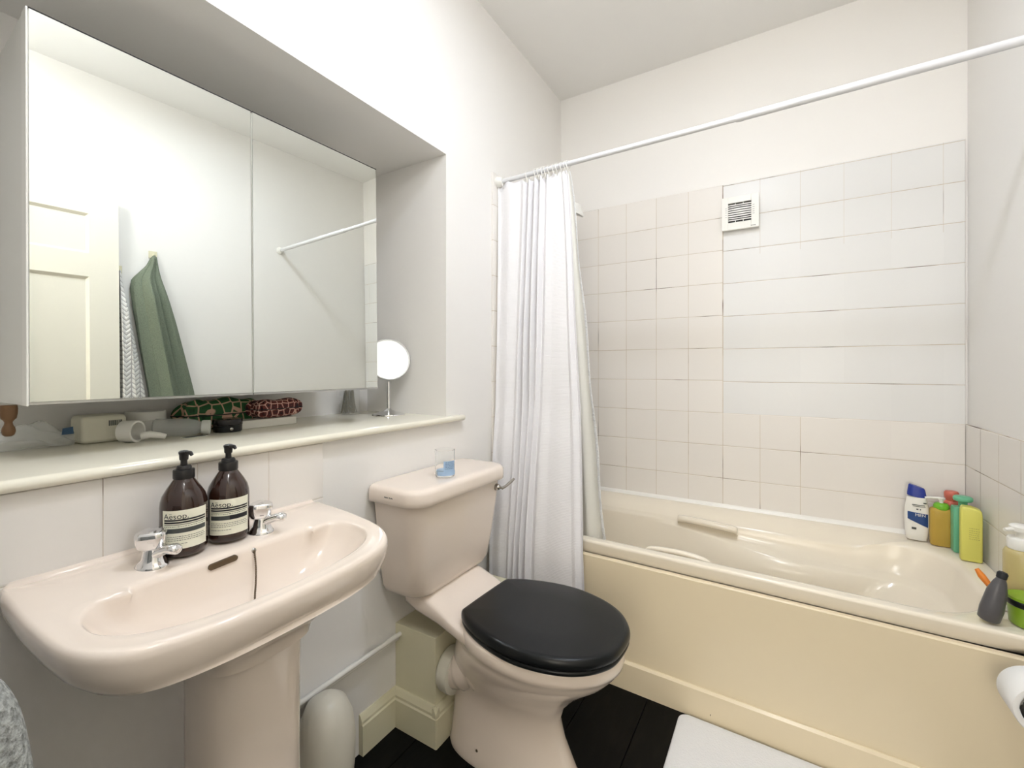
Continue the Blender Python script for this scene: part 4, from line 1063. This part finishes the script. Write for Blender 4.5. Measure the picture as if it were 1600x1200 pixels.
for z, k in ((.0005, .95), (.003, 1), (.160, 1), (.170, .98), (.178, .93), (.182, .80)):
    L.append([(x, y, z-(.010*max(0, y/.031) if z > .15 else 0)) for x, y, _ in ring(z, k, k)])
mb.loft(L); mb.xf(M); b = mb.build('body', M_yel, t, smooth=50)
mb = MB(); mb.box(-.0198, .0198, -.026, .026, .0, .0035); random.seed(8)
mb = MB()
for z in (.112, .104, .097, .090, .083, .076):
    y = -.006
    while y < .018: w_ = random.uniform(.002, .005); mb.box(.0200, .0204, y, min(.02, y+w_), z, z+.0016); y += w_+.0018
mb.xf(M); mb.build('faint_print', mat('olive_ink', rgb(178, 172, 84), .5), b, smooth=0)
# near corner of the bath: grey tube, razor, lime bag, tan bottle
t = thing('grey_bottle', (1.548, 1.632, R_), 'dark grey squeeze bottle leaning on the near bath corner', 'bottle')
M = Matrix.Translation((1.536, 1.622, R_)) @ Matrix.Rotation(radians(12), 4, 'Y') @ Matrix.Rotation(radians(-55), 4, 'Z')
M = Matrix.Translation((0, 0, .004)) @ M
mb = MB(); L = []
for z, a, b_ in ((0, .016, .020), (.004, .020, .026), (.03, .021, .029), (.08, .018, .024), (.105, .012, .016), (.118, .007, .009)): L.append([(a*cos(2*pi*k/28), .88*b_*sin(2*pi*k/28), z) for k in range(28)])
mb.loft(L); mb.xf(M); mb.build('body', mat('smoky_grey', rgb(96, 94, 96), .35, vary=.45, vscale=25), t, smooth=60)
mb = MB(); mb.lathe((0, 0, 0), [(0, .116), (.010, .116), (.0105, .128), (.008, .132), (0, .132)], 20); mb.xf(M); mb.build('cap', M_ink, t, smooth=50)
t = thing('razor', (1.60, 1.76, R_), 'orange and white razor lying behind the dark grey bottle', 'razor')
MB().tube([(1.545, 1.735, R_+.095), (1.553, 1.727, R_+.080), (1.566, 1.715, R_+.060)], [.005, .0085, .007], 12).build('handle', mat('orange_plastic', rgb(240, 140, 52), .35), t, smooth=60)
MB().tube([(1.566, 1.715, R_+.060), (1.582, 1.722, R_+.034), (1.592, 1.73, R_+.012)], [.0055, .006, .005], 12).box(1.582, 1.602, 1.716, 1.746, R_+.0005, R_+.012).build('head', M_plasw, t, smooth=40)
t = thing('lime_tub', (1.628, 1.63, R_), 'lime green tub with a black band at the near bath corner', 'tub')
mb = MB(); mb.lathe((1.622, 1.648, R_), [(0, .0005), (.036, .0005), (.040, .004), (.044, .06), (.044, .072), (0, .072)], 36); mb.build('tub', mat('lime_plastic', rgb(150, 190, 50), .3, vary=.35, vscale=18), t, smooth=50)
mb = MB(); mb.lathe((1.622, 1.648, R_), [(.0435, .050), (.0455, .052), (.0455, .064), (.0435, .066)], 36); mb.build('band', M_black, t, smooth=50)
t = thing('tan_bottle', (1.634, 1.745, R_), 'tan bottle with a chunky white pump top at the right edge', 'bottle')
mb = MB(); mb.lathe((1.636, 1.752, R_), [(0, .0005), (.031, .0005), (.034, .004), (.034, .150), (.030, .160), (.018, .166), (0, .166)], 36); mb.build('body', mat('tan_lotion', rgb(196, 180, 124), .25), t, smooth=50)
mb = MB(); mb.lathe((1.636, 1.752, R_), [(0, .163), (.026, .163), (.027, .166), (.027, .190), (.024, .194), (.010, .195), (.010, .210), (.022, .212), (.023, .224), (.018, .228), (0, .229)], 30); mb.tube([(1.636, 1.752, R_+.218), (1.600, 1.735, R_+.214)], [.007, .005], 10); mb.build('pump', M_plasw, t, smooth=50)

# ---------------------------------------------------------------- toilet roll on its holder, right wall
t = thing('roll_holder', (WX, 1.40, .40), 'chrome toilet roll holder fixed low on the right wall', 'toilet roll holder')
MB().lathe((WX-.001, 1.485, .442), [(0, -.012), (.020, -.011), (.026, -.004), (.026, 0), (0, 0)], 28, 'x').build('wall_plate', M_chrome, t, smooth=50)
MB().tube(smooth_open([(WX-.01, 1.485, .442), (1.60, 1.485, .442), (1.566, 1.482, .442), (1.558, 1.470, .442), (1.558, 1.44, .442), (1.558, 1.368, .442)], 6), .006, 14).build('arm', M_chrome, t, smooth=60)
MB().lathe((1.558, 1.366, .430), [(0, -.003), (.012, -.003), (.014, 0), (.044, 0), (.046, .002), (.044, .004), (0, .004)], 36, 'y').build('end_disc', M_chrome, t, smooth=50)
t = thing('toilet_roll', (1.548, 1.43, .34), 'white toilet roll on the chrome holder at the right edge', 'toilet roll')
mb = MB(); mb.lathe((1.558, 1.415, .428), [(.0195, -.042), (.054, -.042), (.0555, -.040), (.0555, .040), (.054, .042), (.0195, .042), (.0195, -.042)], 56, 'y'); mb.build('paper', mat('tissue', rgb(246, 245, 242), .9, bump=.1, bscale=80), t, smooth=50)
mb = MB(); mb.lathe((1.558, 1.415, .428), [(.0175, -.043), (.0197, -.043), (.0197, .043), (.0175, .043), (.0175, -.043)], 36, 'y'); mb.build('core', mat('card_core', rgb(170, 150, 124), .8), t, smooth=50)

# ---------------------------------------------------------------- bath mat
def bmat():
    n = 60; out = rrect(.79, 1.47, 1.04, 1.565, (.03,)*4, 16)
    random.seed(6)
    def edge(p): 
        x, y = p
        if y > 1.5: y -= .006*sin(x*23)+.004*sin(x*57)+.010*sm(.95, 1.3, x)
        return (x, y)
    out = [edge(p) for p in out]; cx, cy = 1.13, 1.30
    L = []
    for k, z in ((1, .0008), (1.004, .004), (.998, .0085), (.985, .0105), (.9, .011), (.5, .0112)):
        L.append([(cx+(x-cx)*k, cy+(y-cy)*k, z) for x, y in out])
    mb = MB(); mb.loft(L)
    o = mb.build('bath_mat', mat('white_cotton_mat', rgb(240, 240, 240), .95, spec=.1, bump=.5, bscale=220), loc=(1.13, 1.3, 0), smooth=60)
    setp(o, 'white cotton bath mat on the black floorboards beside the tub', 'bath mat')
bmat()
# ---------------------------------------------------------------- pale round brush pot behind the basin pedestal
t = thing('toilet_brush_pot', (.085, .732, 0), 'glossy white round toilet brush pot half hidden behind the basin pedestal', 'toilet brush')
mb = MB(); mb.lathe((.085, .732, 0), [(0, .0005), (.045, .0005), (.050, .01), (.060, .06), (.069, .14), (.071, .205), (.064, .26), (.048, .298), (.025, .315), (0, .319)], 40); mb.build('pot', mat('off_white_plastic', rgb(222, 218, 204), .3), t, smooth=60)
